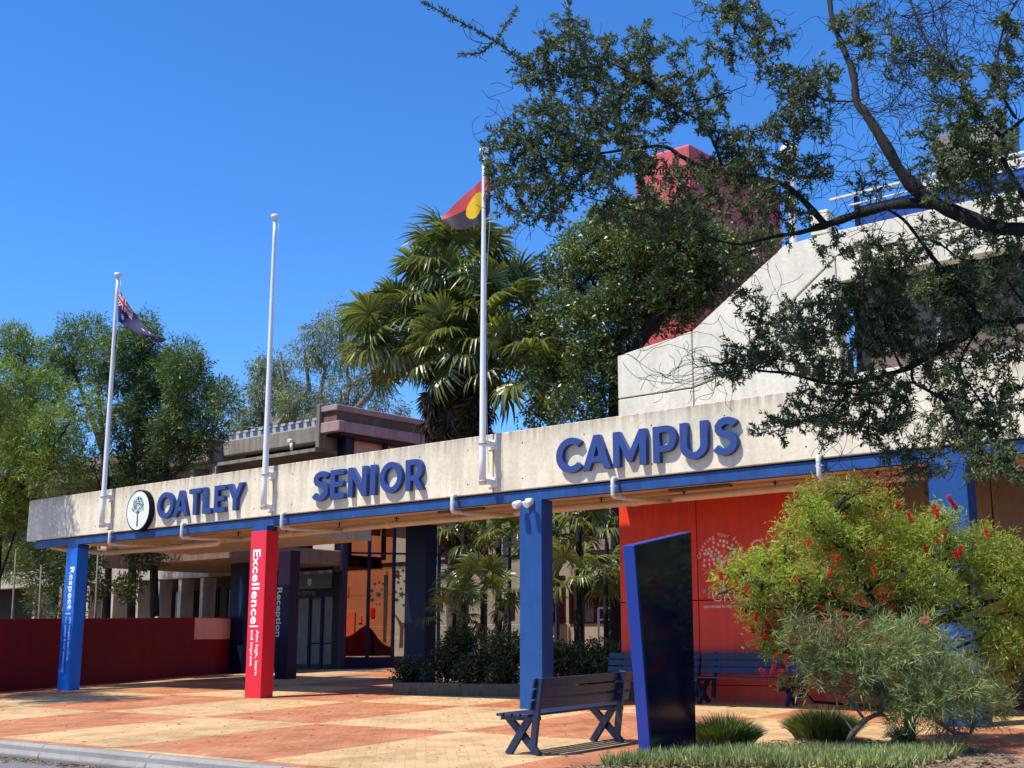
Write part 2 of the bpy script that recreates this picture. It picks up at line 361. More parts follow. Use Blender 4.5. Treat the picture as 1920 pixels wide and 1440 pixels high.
# gutter dirt and litter
def scatter(name, pts, mat, smin, smax, flat=.3, parent=None, seed=1, kind='stuff', label=None, cat=None):
    rg = np.random.default_rng(seed); n = len(pts); pts = np.asarray(pts)
    a = rg.uniform(0, 2 * np.pi, n); s = rg.uniform(smin, smax, n)
    d = np.stack([np.cos(a), np.sin(a), rg.uniform(-flat, flat, n)], 1); e = np.stack([-np.sin(a), np.cos(a), rg.uniform(-flat, flat, n)], 1)
    w = (s * rg.uniform(.3, .6, n))[:, None]; s = s[:, None]
    V = np.stack([pts - d * s, pts + e * w, pts + d * s, pts - e * w], 1).reshape(-1, 3)
    V[:, 2] += 0.006
    o = np_mesh(name, V, np.arange(4 * n).reshape(n, 4), mat, parent, var=rg.uniform(0, 1, n)); tag(o, label, cat, None, kind); return o
rg = np.random.default_rng(3)
# bed (mulch) polygon, slightly raised
b = MB(); bedpts = [(-8.25, 11.05), (-7.9, 12.6), (-7.55, 13.6), (-7.1, 14.45), (-6.3, 14.75), (-5.6, 14.1), (-4.4, 13.2), (-2, 12.7), (6, 12.7), (6, 6.2), (-8.25, 6.2)]
vs = [(x, y, max(gz(y), gz(6.2)) + .012) for x, y in bedpts]; b.add(vs, [tuple(range(len(vs)))])
o = b.build('garden_bed', M['mulch'], kind='structure'); fixn(o)
b = MB(); b.prism(bedpts, lambda p, q, t: (p, q, gz(q) + t), -.35, .004); o = b.build('bed_soil', M['mulch'], kind='structure'); fixn(o)

# fallen leaves: each a few pixels, counted as litter
pp = np.stack([rg.uniform(-26, -8.4, 900), rg.uniform(9.3, 18.5, 900), np.zeros(900)], 1); pp[:, 2] = gz(pp[:, 1])
scatter('fallen_leaves', pp, M['litter'], .012, .045, seed=5, label='scattered dry leaves lying on the checkered paving', cat='leaves')
pp = np.stack([rg.uniform(-24, -9, 3200), KY - .17 - np.abs(rg.normal(0, .16, 3200)), np.full(3200, ZR + .004)], 1)
scatter('gutter_debris', pp, M['litter'], .01, .05, seed=6, label='dry leaf and grit debris along the gutter below the kerb', cat='debris')
from itertools import product
pb = []
while len(pb) < 9000:
    x, y = rg.uniform(-8.3, -1), rg.uniform(9.5, 14.8)
    if y < 12.6 or (x > -7.9 and x < -4.8 and y < 14.6 - abs(x + 6.6) * .7): pb.append((x, y, gz(y) + .015 + rg.uniform(0, .02)))
scatter('bark_mulch', pb, M['litter'], .012, .05, .5, seed=8, label='pale bark chips covering the garden bed under the shrubs', cat='mulch')

# ------------------------------------------------------------------ canopy with sign fascia
can = thing('entrance_canopy', 'long concrete entrance canopy on blue and red columns with timber coloured soffit', 'canopy', (-20, 16.66, 3.5))
XJ = [-30.95, -27.07, -21.03, -14.92, -6.8, -.6, 3.5]
for i in range(len(XJ) - 1):
    q = MB(); q.box(XJ[i] + .012, XJ[i + 1] - .012, Y0, Y0 + .17, 3.67, 4.71); q.build('fascia_panel', M['conc'], can, bev=.012, label='leftmost fascia panel dappled with tree shade' if i == 0 else None)
q = MB(); q.box(-30.938, -30.77, Y0 + .173, 19.4, 3.67, 4.705); q.build('fascia_panel', M['conc'], can, bev=.012, label='end panel returning away from the street')
q = MB()
for i in range(len(XJ) - 1):
    n = max(2, round((XJ[i + 1] - XJ[i]) / 1.25))
    for k in range(n):
        x = XJ[i] + (k + .5) * (XJ[i + 1] - XJ[i]) / n
        for z in (3.86, 4.48): q.tube([(x, Y0 + .01, z), (x, Y0 - .003, z)], .013, 8)
q.build('tie_holes', M['black'], can, kind='stuff')
q = MB(); q.box(-30.6, 3.4, Y0 + .045, Y0 + .17, 3.475, 3.64); q.build('steel_beam', M['blue_beam'], can)
q = MB(); q.box(-30.6, 3.4, Y0 + .075, Y0 + .15, 3.641, 3.668); q.build('shadow_gap', M['navy'], can)
q = MB(); q.box(-30.76, 3.4, Y0 + .175, 18.9, 3.70, 4.05); q.build('roof_slab', M['conc_old'], can)
q = MB(); q.box(-14.2, 3.4, 18.9, 19.55, 3.70, 4.05); q.build('roof_slab', M['conc_old'], can)
k = 0
for yy in np.arange(Y0 + .19, 18.9, .285):           # soffit boards running along the canopy
    q = MB(); q.box(-30.5, 3.3, yy, yy + .262, 3.635, 3.695); q.build('soffit_board', M['soffit'], can, bev=.008)
q = MB(); q.box(-30.0, 3.3, 18.72, 18.9, 3.56, 3.634); q.build('rear_trim', M['soffit'], can)
# long drain pipe, hangers and the outlets that feed it
PYY = 18.25
q = MB(); q.tube([(-26.4, PYY, 3.46), (3.0, PYY, 3.535)], .062, 12)
for x in np.arange(-25.5, 2, 3.1): q.tube([(x, PYY, 3.462 + (x + 26.4) * .0025), (x + .16, PYY, 3.462 + (x + 26.4) * .0025)], .074, 12)
q.build('drain_pipe', M['cream_pipe'], can)
q = MB(); q.tube([(-30.2, Y0 + .25, 3.52), (-29.9, 17.3, 3.42), (-29.2, 17.9, 3.36), (-27.0, 18.0, 3.36), (-24.75, 18.05, 3.37), (-24.65, 18.07, 3.48)], .06, 10); q.build('drain_pipe', M['cream_pipe'], can, label='lower branch pipe curving round the left end')
for x in np.arange(-26, 2, 1.75):
    q = MB(); q.box(x - .008, x + .008, PYY - .012, PYY + .012, 3.50, 3.70); q.box(x - .015, x + .015, PYY - .068, PYY + .068, 3.595, 3.605); q.build('pipe_hanger', M['black'], can)
for x in (-26.93, -24.05, -20.6, -15.82, -12.25, -8.6, -4.0):
    q = MB(); y = Y0 - .09
    q.tube([(x, Y0 + .02, 3.685), (x, y + .03, 3.683), (x, y + .008, 3.675), (x, y, 3.65), (x, y, 3.42), (x, y + .01, 3.395), (x, y + .04, 3.385), (x, y + .5, 3.388), (x, PYY - .05, 3.45)], .036, 10)
    q.build('outlet_pipe', M['pvc'], can)
    q = MB(); q.box(x - .055, x + .055, y - .004, y + .07, 3.545, 3.565); q.build('pipe_bracket', M['steel'], can)
for x0, x1, yy in ((-12.15, -10.95, 18.05), (-17.6, -16.4, 18.05)):
    q = MB(); q.box(x0, x1, yy - .05, yy + .05, 3.585, 3.632); o = q.build('light_fitting', M['bark_r'], can, bev=.01); o['label'] = 'slim brown tube light under the soffit'
# the wide link roof toward the reception
link = thing('link_roof', 'low flat roof linking the canopy to the reception doors', 'roof', (-28, 23, 3.6))
q = MB(); q.box(-31.2, -23.7, 18.95, 21.9, 3.62, 3.95); q.build('slab', M['soffit'], link)
q = MB(); q.box(-31.35, -23.55, 18.94, 19.12, 3.55, 3.615); q.build('edge_trim', M['conc_old'], link)

# columns -------------------------------------------------------------------
def column(x0, x1, yf, depth, zt, mat, label, capm=None, name='column'):
    t_ = thing(name, label, 'column', ((x0 + x1) / 2, yf, gz(yf)), 'columns holding up the canopy')
    zc = zt - .0
    q = MB(); q.box(x0, x1, yf, yf + depth, gz(yf) - .1, zc); q.build('shaft', mat, t_, bev=.006)
    if capm:
        q = MB(); q.box(x0 + .02, x1 - .02, yf + .012, yf + depth - .02, zc + .001, 3.474); q.build('cap', capm, t_)
    return t_
c_l = column(-28.95, -28.45, Y0 + .0, .3, 3.38, M['blue_l'], 'bright blue column lettered Respect at the left end of the canopy', M['blue'])
c_r = column(-21.70, -21.19, Y0 - .0, .32, 3.38, M['red_col'], 'red column lettered Excellence under the canopy', M['blue'])
c_b = column(-14.33, -13.84, Y0 + .02, .30, 3.474, M['blue'], 'plain blue column behind the bench carrying the security light')
c_z = column(-7.05, -6.52, Y0 + .02, .30, 3.474, M['blue'], 'blue column mostly hidden by the flowering bottlebrush')
pb_ = PG(758, 1276)
def small_col(x0, x1, y, d, zt, mat, label):
    t_ = thing('column', label, 'column', ((x0 + x1) / 2, y, gz(y)), 'dark columns behind the canopy'); q = MB(); q.box(x0, x1, y, y + d, gz(y) - .1, zt); q.build('shaft', mat, t_, bev=.006); return t_
aa = PY(756, 1280, 20.3); bb = PY(794, 1280, 20.3)
rear = small_col(aa[0], aa[0] + .66, 20.3, .34, 3.75, M['navy'], 'dark navy column between the glass wall and the planter')
q = MB(); q.box(aa[0] - .3, aa[0] + .9, 18.92, 20.9, 3.70, 3.95); o = q.build('bracket_beam', M['conc_old'], rear)
aa = PY(517, 1262, 22.6); pcol = small_col(aa[0] - .05, aa[0] + .46, 22.6, .34, 3.615, M['purple'], 'dark purple column lettered Reception behind the red column')
aa = PY(424, 1266, 24.6); bcol = small_col(aa[0], aa[0] + .75, 24.6, .4, 3.615, M['navy'], 'navy column with a pale blue leaf shape by the low red wall')
q = MB(); cx = aa[0] + .52; poly = [(cx + .13 * math.sin(a) * (1 if math.sin(a) > 0 else .35), 2.55 + .62 * math.cos(a)) for a in np.linspace(0, 2 * math.pi, 24, endpoint=False)]
q.prism(poly, XZ, 24.594, 24.599); o = q.build('leaf_mark', M['blue'], bcol); fixn(o)

# ------------------------------------------------------------------ lettering
def text_mesh(s, size, bold=0.0, extrude=0.0, spacing=1.0):
    cu_ = bpy.data.curves.new('txt', 'FONT'); cu_.body = s; cu_.size = size; cu_.offset = bold; cu_.extrude = extrude; cu_.space_character = spacing; cu_.resolution_u = 3
    o = bpy.data.objects.new('txt', cu_); COL.objects.link(o)
    dg = bpy.context.evaluated_depsgraph_get(); dg.update(); me = bpy.data.meshes.new_from_object(o.evaluated_get(dg))
    bpy.data.objects.remove(o); bpy.data.curves.remove(cu_); return me
def place_text(name, s, size, fn, mat, parent, bold=0, spacing=1.0, length=None, extrude=.001, height=None):
    me = text_mesh(s, size, bold, extrude, spacing)
    V = np.array([v.co[:] for v in me.vertices])
    V[:, 0] -= V[:, 0].min()
    if height: V[:, 1] -= V[:, 1].min(); V[:, 1] *= height / V[:, 1].max()
    if length: V[:, 0] *= length / V[:, 0].max()
    off = wl(parent)
    for i, v in enumerate(me.vertices): p_ = Vector(fn(*V[i])); v.co = p_ - off
    me.materials.clear(); me.materials.append(mat); me.name = name; me.update()
    o = bpy.data.objects.new(name, me); COL.objects.link(o); o.parent = parent; return o
def down(x, ztop, y): return lambda a, b_, c_: (x + b_, y - c_ - .003, ztop - a)      # reads from top to bottom on a -Y face
place_text('lettering', 'Respect', .3, down(-28.80, 2.93, Y0), M['txt'], c_l, .010, 1.08, 1.02, height=.27)
q = MB(); q.box(-28.82, -28.56, Y0 - .004, Y0 - .001, 1.80, 1.825); q.build('divider', M['txt'], c_l)
place_text('small_lettering', 'We respect ourselves,', .12, down(-28.64, 1.74, Y0), M['txt'], c_l, .001, 1, 1.05, height=.115)
place_text('small_lettering', 'our school & our community', .12, down(-28.82, 1.74, Y0), M['txt'], c_l, .001, 1, 1.32, height=.115)
place_text('lettering', 'Excellence', .3, down(-21.60, 3.00, Y0), M['txt'], c_r, .009, 1.08, 1.52, height=.25)
q = MB(); q.box(-21.62, -21.34, Y0 - .004, Y0 - .001, 1.42, 1.45); q.build('divider', M['txt'], c_r)
place_text('small_lettering', 'Aim high, learn', .12, down(-21.43, 1.36, Y0), M['txt'], c_r, .002, 1, .90, height=.12)
place_text('small_lettering', 'and improve', .12, down(-21.60, 1.36, Y0), M['txt'], c_r, .002, 1, .72, height=.12)
ry = 22.6; ra = PY(516, 1102, ry); rb = PY(524, 1194, ry)
place_text('lettering', 'Reception', .3, down(ra[0] + .02, ra[2], ry), M['txt'], pcol, .006, 1.02, ra[2] - rb[2], height=.30)

# raised sign letters, drawn as outlines in a bold geometric face (cap height 1)
def arc(cx, cy, rx, ry_, a0, a1, n=22): return [(cx + rx * math.cos(R(a0 + (a1 - a0) * i / n)), cy + ry_ * math.sin(R(a0 + (a1 - a0) * i / n))) for i in range(n + 1)]
SW = .205
def glyph(ch):
    w = SW
    if ch == 'I': return [[(0, 0), (w, 0), (w, 1), (0, 1)]], w
    if ch == 'L': return [[(0, 0), (.58, 0), (.58, w * .93), (w, w * .93), (w, 1), (0, 1)]], .58
    if ch == 'T': return [[(.24, 0), (.24 + w, 0), (.24 + w, .82), (.68, .82), (.68, 1), (0, 1), (0, .82), (.24, .82)]], .68
    if ch == 'E': return [[(0, 0), (.62, 0), (.62, .18), (w, .18), (w, .41), (.56, .41), (.56, .59), (w, .59), (w, .82), (.61, .82), (.61, 1), (0, 1)]], .62
    if ch == 'A': return [[(0, 0), (.215, 0), (.30, .21), (.62, .21), (.705, 0), (.92, 0), (.555, 1), (.365, 1)], [(.365, .38), (.46, .68), (.555, .38)]], .92
    if ch == 'Y': return [[(.33, 0), (.54, 0), (.54, .40), (.88, 1), (.645, 1), (.437, .60), (.225, 1), (-.01, 1), (.33, .40)]], .88
    if ch == 'N': return [[(0, 0), (w, 0), (w, .62), (.62, 0), (.82, 0), (.82, 1), (.615, 1), (.615, .40), (.2, 1), (0, 1)]], .82
    if ch == 'M': return [[(0, 0), (.2, 0), (.2, .64), (.43, .12), (.57, .12), (.80, .64), (.80, 0), (1.0, 0), (1.0, 1), (.80, 1), (.5, .40), (.2, 1), (0, 1)]], 1.0
    if ch == 'O': return [arc(.52, .5, .52, .515, 0, 360, 44)[:-1], arc(.52, .5, .305, .32, 0, 360, 36)[:-1]], 1.04
    if ch == 'C': return [arc(.52, .5, .52, .515, 44, 316, 34) + arc(.52, .5, .305, .32, 316, 44, 30)], .90
    if ch == 'U': return [[(0, 1), (0, .40)] + arc(.39, .385, .39, .40, 180, 360, 22) + [(.78, 1), (.575, 1)] + [(.575, .40)] + arc(.39, .39, .185, .215, 360, 180, 16) + [(.205, 1)]], .78
    if ch == 'P': return [[(0, 0), (w, 0), (w, .28)] + arc(.42, .64, .30, .36, -90, 90, 16) + [(0, 1)], [(w, .46)] + arc(.40, .64, .125, .18, -90, 90, 10) + [(w, .82)]], .72
    if ch == 'R': return [[(0, 0), (w, 0), (w, .31), (.34, .31), (.53, 0), (.77, 0), (.55, .35)] + arc(.41, .66, .31, .34, -58, 90, 14) + [(0, 1)], [(w, .49)] + arc(.40, .655, .12, .165, -90, 90, 10) + [(w, .82)]], .75
    if ch == 'S':
        c_ = [(.60, .80), (.53, .87), (.42, .915), (.31, .91), (.20, .87), (.135, .78), (.135, .69), (.19, .605), (.29, .56), (.40, .525), (.50, .475), (.555, .395), (.55, .27), (.48, .16), (.37, .095), (.25, .09), (.13, .13), (.05, .215)]
        hw = .10; L_, Rr = [], []
        for i, (x, y) in enumerate(c_):
            x0, y0 = c_[max(i - 1, 0)]; x1, y1 = c_[min(i + 1, len(c_) - 1)]; dx, dy = x1 - x0, y1 - y0; l = math.hypot(dx, dy); nx, ny = -dy / l * hw, dx / l * hw
            L_.append((x + nx, y + ny)); Rr.append((x - nx, y - ny))
        return [L_ + Rr[::-1]], .70
def letter_mesh(ch, x0, x1, z0, z1, yf, yb, mat, parent, name='letter'):
    loops, w = glyph(ch)
    xs = [p[0] for l in loops for p in l]; lo, hi = min(xs), max(xs)
    cu_ = bpy.data.curves.new('g', 'CURVE'); cu_.dimensions = '2D'; cu_.fill_mode = 'BOTH'; cu_.extrude = (yb - yf) / 2
    for l in loops:
        sp = cu_.splines.new('POLY'); sp.points.add(len(l) - 1)
        for i, (a, b_) in enumerate(l): sp.points[i].co = (x0 + (a - lo) / (hi - lo) * (x1 - x0), z0 + b_ * (z1 - z0), 0, 1)
        sp.use_cyclic_u = True
    o = bpy.data.objects.new('g', cu_); COL.objects.link(o); dg = bpy.context.evaluated_depsgraph_get(); dg.update()
    me = bpy.data.meshes.new_from_object(o.evaluated_get(dg)); bpy.data.objects.remove(o); bpy.data.curves.remove(cu_)
    off = wl(parent); ym = (yf + yb) / 2
    for v in me.vertices: x, y, z = v.co; v.co = Vector((x, ym - z, y)) - off
    me.materials.clear(); me.materials.append(mat); me.name = name; me.update()
    o = bpy.data.objects.new(name, me); COL.objects.link(o); o.parent = parent
    o['label'] = 'raised blue letter ' + ch
    return o
words = [('OATLEY', [(295, 326), (326, 353.5), (355, 378), (380.5, 397), (402.5, 423), (426, 457)], [950, 940, 937, 937, 930, 925], 'blue raised sign letters reading OATLEY beside the round tree emblem'),
         ('SENIOR', [(586, 617), (620, 646), (653.5, 688), (695, 704.5), (713, 754), (761, 795)], [912, 908, 903, 898, 897, 892], 'blue raised sign letters reading SENIOR on the middle of the fascia'),
         ('CAMPUS', [(1043.5, 1091.5), (1092.5, 1146.5), (1150, 1212), (1225, 1269), (1275.5, 1327.5), (1337, 1384)], [852, 850, 845, 840, 832, 823], 'blue raised sign letters reading CAMPUS at the right of the fascia')]
for wd, sp_, ys, lab in words:
    x0 = PY(sp_[0][0], 900, 16.6)[0]
    w_ = thing('word_sign', lab, 'sign', (x0, 16.6, 3.85), 'words of the fascia sign')
    for ch, (a, b_), yy in zip(wd, sp_, ys):
        letter_mesh(ch, PY(a, yy, 16.58)[0], PY(b_, yy, 16.58)[0], 3.855, 4.43, 16.565, 16.648, M['blue_letter'], w_)
# round emblem
em = thing('round_emblem', 'round white emblem disc with a small printed tree and dark rim', 'sign', (-25.75, 16.6, 4.1))
ex, ez, er = -25.74, 4.09, .475
q = MB(); q.prism(arc(ex, ez, er, er, 0, 360, 56)[:-1], XZ, 16.53, 16.655); fixn(q.build('rim', M['black'], em))
q = MB(); q.prism(arc(ex, ez, er - .035, er - .035, 0, 360, 56)[:-1], XZ, 16.524, 16.529); fixn(q.build('disc', M['white'], em))
q = MB(); q.prism([(ex - .03, ez - .36), (ex + .03, ez - .36), (ex + .018, ez - .06), (ex - .018, ez - .06)], XZ, 16.519, 16.523)
for a in (-50, -25, 0, 25, 50, -70, 70):
    q.prism([(ex - .010, ez - .08), (ex + .010, ez - .08), (ex + .2 * math.sin(R(a)) + .004, ez - .06 + .2 * math.cos(R(a))), (ex + .2 * math.sin(R(a)) - .004, ez - .06 + .2 * math.cos(R(a)))], XZ, 16.5195 + a * 1e-5, 16.5225)
fixn(q.build('printed_trunk', paint('emblem_brown', (.12, .06, .05)), em))
V = []; rg = np.random.default_rng(5)
for i in range(230):
    a = rg.uniform(-25, 205); r_ = .24 * math.sqrt(rg.uniform(.08, 1)); cx, cz_ = ex + r_ * math.cos(R(a)), ez + .08 + r_ * math.sin(R(a)); th = rg.uniform(0, 6.28); l = .019
    dx, dz = math.cos(th) * l, math.sin(th) * l; V += [(cx - dx, 16.5185, cz_ - dz), (cx + dz * .45, 16.5185, cz_ - dx * .45), (cx + dx, 16.5185, cz_ + dz), (cx - dz * .45, 16.5185, cz_ + dx * .45)]
np_mesh('printed_leaves', V, np.arange(len(V)).reshape(-1, 4), paint('emblem_teal', (.10, .30, .26)), em)

# security light on the blue column
sl = thing('security_light', 'twin white security lamps on a bracket at the top of the blue column', 'light', (-14.08, 16.6, 3.4))
q = MB(); q.box(-14.14, -14.0, 16.60, 16.675, 3.40, 3.50); q.build('base', M['white'], sl, bev=.008)
for dx in (-.15, .09):
    q = MB(); c_ = Vector((-14.07 + dx, 16.50, 3.40)); d_ = Vector((dx * .8, -.8, -.35)).normalized()
    q.tube([c_ - d_ * .09, c_ - d_ * .07, c_, c_ + d_ * .07, c_ + d_ * .085], [.02, .05, .062, .066, .045], 12)
    q.tube([c_ - d_ * .06, (-14.07, 16.60, 3.45)], .014, 6); q.build('lamp_head', M['white'], sl)

# ------------------------------------------------------------------ flag poles and flags
def pole(x, y, zt, label, joint):
    t_ = thing('flagpole', label, 'flagpole', (x, y, 3.7), 'flag poles bracketed to the fascia')
    q = MB(); n = 14; zs = np.linspace(3.78, zt, n); q.tube([(x, y, z) for z in zs], [.062 - .028 * i / (n - 1) for i in range(n)], 12); q.build('shaft', M['white_pole'], t_)
    q = MB(); q.tube([(x, y, zt), (x, y, zt + .02), (x, y, zt + .03), (x, y, zt + .10), (x, y, zt + .11)], [.04, .045, .085, .085, .03], 12); q.build('finial', M['white_pole'], t_)
    for z in (4.47, 3.80):
        q = MB(); q.box(x - .05, x + .05, y + .03, Y0 - .002, z, z + .09); q.box(x - .11, x + .11, Y0 - .02, Y0 - .001, z - .04, z + .13); q.build('bracket', M['white'], t_, bev=.005)
        q = MB(); q.tube([(x, y, z + .02), (x, y, z + .05)], .075, 12); q.build('clamp', M['steel'], t_)
    q = MB(); zz = np.linspace(4.0, zt - .1, 26); q.tube([(x + .085 + .035 * math.sin(z * 1.1 + x), y + .03 + .02 * math.sin(z * 2.3), z) for z in zz], .0055, 4); q.build('halyard', M['steel'], t_)
    return t_
PXs = [(-27.10, 16.45), (-21.05, 16.45), (-14.92, 16.38)]
zt_ = [PY(220, 520, 16.45)[2], PY(514, 412, 16.45)[2], PY(910, 288, 16.38)[2]]
pole(*PXs[0], zt_[0], 'white flagpole carrying the dark blue flag at the left', 0)
pole(*PXs[1], zt_[1], 'bare white flagpole above the red column', 1)
pole(*PXs[2], zt_[2], 'tall white flagpole carrying the red, dark and yellow flag', 2)
def cr(pts, u):
    n = len(pts) - 1; f = u * n; i = min(int(f), n - 1); t_ = f - i
    p0, p1, p2, p3 = (np.array(pts[max(0, min(n, j))], float) for j in (i - 1, i, i + 1, i + 2))
    return .5 * (2 * p1 + (p2 - p0) * t_ + (2 * p0 - 5 * p1 + 4 * p2 - p3) * t_ ** 2 + (3 * p1 - p0 - 3 * p2 + p3) * t_ ** 3)
def flag(name, T, B, Yb, wave, colf, label, nu=120, nv=60):
    V = []; C_ = []
    for j in range(nv + 1):
        for i in range(nu + 1):
            u, v = i / nu, j / nv
            pxy = cr(T, u) * (1 - v) + cr(B, u) * v
            V.append(PY(pxy[0], pxy[1], Yb + wave(u, v)))
    F_ = []
    for j in range(nv):
        for i in range(nu):
            a = j * (nu + 1) + i; F_.append((a, a + 1, a + nu + 2, a + nu + 1)); C_.append(tuple(colf((i + .5) / nu, (j + .5) / nv)) + (1,))
    o = np_mesh(name, V, F_, M['flag'], None, col=C_, smooth=True)
    off = np.array(V).mean(0); o.data.transform(Matrix.Translation(-Vector(off))); o.location = off
    tag(o, label, 'flag', 'flags on the poles'); return o
def star(u, v, cu_, cv, r, asp, n=7, inner=.45):
    dx, dy = (u - cu_) * asp, v - cv; rr = math.hypot(dx, dy); 
    if rr > r: return False
    a = (math.atan2(dx, -dy) / (2 * math.pi) * n) % 1; a = abs(a - .5) * 2      # 1 at a tip
    return rr < r * (inner + (1 - inner) * max(0, a) ** 2.2)
def aus(u, v):
    blue = (.015, .015, .085); wht = (.75, .72, .74); red = (.55, .03, .04)
    if u < .42 and v < .5:
        a, b_ = u / .42, v / .5; x, y = (a - .5) * 2, (b_ - .5)
        if abs(x) < .13 or abs(y) < .1: return red
        if abs(x) < .22 or abs(y) < .18: return wht
        d = min(abs(y * 2 - x), abs(y * 2 + x))
        if d < .10: return red
        if d < .26: return wht
        return blue
    if star(u, v, .2, .76, .13, 2): return wht
    for c_ in ((.72, .17), (.62, .45), (.84, .40), (.73, .82)):
        if star(u, v, c_[0], c_[1], .07, 2): return wht
    return blue
flag('flag', [(221.5, 540), (236, 563), (258, 594), (284, 624), (313, 636)], [(221, 603), (232, 608), (252, 621), (282, 637), (303, 643)], 16.43,
     lambda u, v: -.10 * math.sin(u * 9 + v * 2.5) * min(1, u * 3), aus, 'drooping dark blue flag with red and white canton and white stars')
def abo(u, v):
    if math.hypot((u - .47) * 1.75, (v - .53) * 1.0) < .29: return (.90, .56, .0)
    return (.62, .07, .07) if v < .46 else (.045, .03, .05)
flag('flag', [(918, 322), (912, 328), (893, 346), (862, 374), (827, 409)], [(920, 398), (905, 414), (885, 425), (858, 430), (831, 415)], 16.33,
     lambda u, v: (.25 * (1 - u * 6) if u < .16 else 0) - .06 * math.sin(u * 11 + v * 2 + 1), abo, 'flag of red over dark with a yellow disc, folded by the wind')

# ------------------------------------------------------------------ right building
YB = 19.6
rb_ = thing('concrete_building', 'tall pale concrete building with stepped sloping parapet behind the canopy', 'building', (-8, YB, 0))
def wpoly(name, poly, y0, y1, mat, parent, bev=.01, label=None):
    q = MB(); q.prism(poly, XZ, y0, y1); o = q.build(name, mat, parent, bev=bev, label=label); fixn(o); return o
g_ = .014
wpoly('wall_panel', [(-14.33, 3.64), (-12.62 - g_, 3.64), (-12.62 - g_, 5.69 - g_), (-14.33, 5.69 - g_)], YB, YB + .3, M['conc_wall'], rb_)
wpoly('wall_panel', [(-14.33, 5.69 + g_), (-12.62 - g_, 5.69 + g_), (-12.62 - g_, 6.76), (-13.0, 6.70), (-13.9, 6.60), (-14.33, 6.54)], YB, YB + .3, M['conc_wall'], rb_)
# upper band above the sloping groove
wpoly('wall_panel', [(-12.62 + g_, 5.72), (-12.2, 5.80), (-9.62, 7.63), (3.5, 7.63), (3.5, 8.05), (-9.6, 8.05), (-10.64, 8.0), (-12.62 + g_, 6.76)], YB, YB + .3, M['conc_wall'], rb_)
# main wall under the groove, with the window band left open
wpoly('wall_panel', [(-12.62 + g_, 3.64), (-9.68, 3.64), (-9.68, 7.54), (-12.2, 5.76), (-12.62 + g_, 5.68)], YB, YB + .3, M['conc_wall'], rb_)
wpoly('wall_panel', [(-9.66, 7.14), (3.5, 7.14), (3.5, 7.60), (-9.66, 7.60)], YB, YB + .3, M['conc_wall'], rb_)
wpoly('wall_panel', [(-9.66, 3.64), (-6.72, 3.64), (-6.72, 5.50), (-9.66, 5.50)], YB - .06, YB + .3, M['conc_wall'], rb_)
wpoly('wall_panel', [(-6.70, 3.64), (3.5, 3.64), (3.5, 5.50), (-6.70, 5.50)], YB - .06, YB + .3, M['conc_wall'], rb_)
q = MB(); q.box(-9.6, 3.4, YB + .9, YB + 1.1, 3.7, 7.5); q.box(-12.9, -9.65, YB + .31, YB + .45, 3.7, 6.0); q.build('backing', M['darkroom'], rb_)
for i in range(8):
    x0 = -9.62 + i * 1.45
    q = MB(); q.box(x0 + .05, x0 + 1.4, YB + .62, YB + .635, 5.55, 7.1); q.build('pane', M['brownroom'], rb_)
    q = MB(); q.box(x0 - .03, x0 + .045, YB + .56, YB + .68, 5.51, 7.13); q.build('window_post', M['steel'] if i % 2 else M['navy'], rb_)
q = MB(); q.box(-9.6, 3.4, YB + .3, YB + .9, 5.40, 5.47); q.build('sill', M['conc_wall'], rb_)
wpoly('side_wall', [(YB + .31, 0), (28, 0), (28, 6.5), (YB + .31, 6.5)], -13.9, -13.7, M['conc_wall'], rb_) if False else None
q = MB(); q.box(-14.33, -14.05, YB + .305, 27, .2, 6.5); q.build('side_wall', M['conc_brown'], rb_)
q = MB(); q.box(-10.6, 3.5, YB + .32, 27, 7.6, 7.8); q.build('roof', M['conc_old'], rb_)
# parapet post, blue screens, hand rail and chimney on the terrace
q = MB(); q.box(-10.12, -9.78, YB + .02, YB + .3, 8.06, 8.50); q.build('parapet_post', M['conc_wall'], rb_, bev=.02)
for i in range(7):
    x0 = -9.5 + i * 1.62
    q = MB(); q.box(x0 + .04, x0 + 1.56, 20.2, 20.23, 7.95, 8.62); q.build('blue_screen', M['bluepanel'], rb_)
    q = MB(); q.box(x0 - .03, x0 + .035, 20.15, 20.26, 7.8, 8.80); q.build('screen_post', M['navy'], rb_)
q = MB(); q.tube([(-9.95, 20.1, 8.82), (3, 20.1, 8.82)], .035, 8); q.build('hand_rail', M['pvc'], rb_)
q = MB(); q.tube([(-9.6, 20.1, 8.64), (3, 20.1, 8.64)], .018, 6); q.build('mid_rail', M['pvc'], rb_)
a = PY(1752, 300, 23); q = MB(); q.box(a[0], a[0] + 1.3, 23, 24, 7.8, PY(1752, 256, 23)[2]); q.build('chimney', M['conc_old'], rb_, bev=.02)
a = PY(1730, 340, 22); q = MB(); q.box(a[0], a[0] + 4, 22, 22.3, 7.8, a[2]); q.build('wall_panel', M['conc_wall'], rb_, bev=.02)

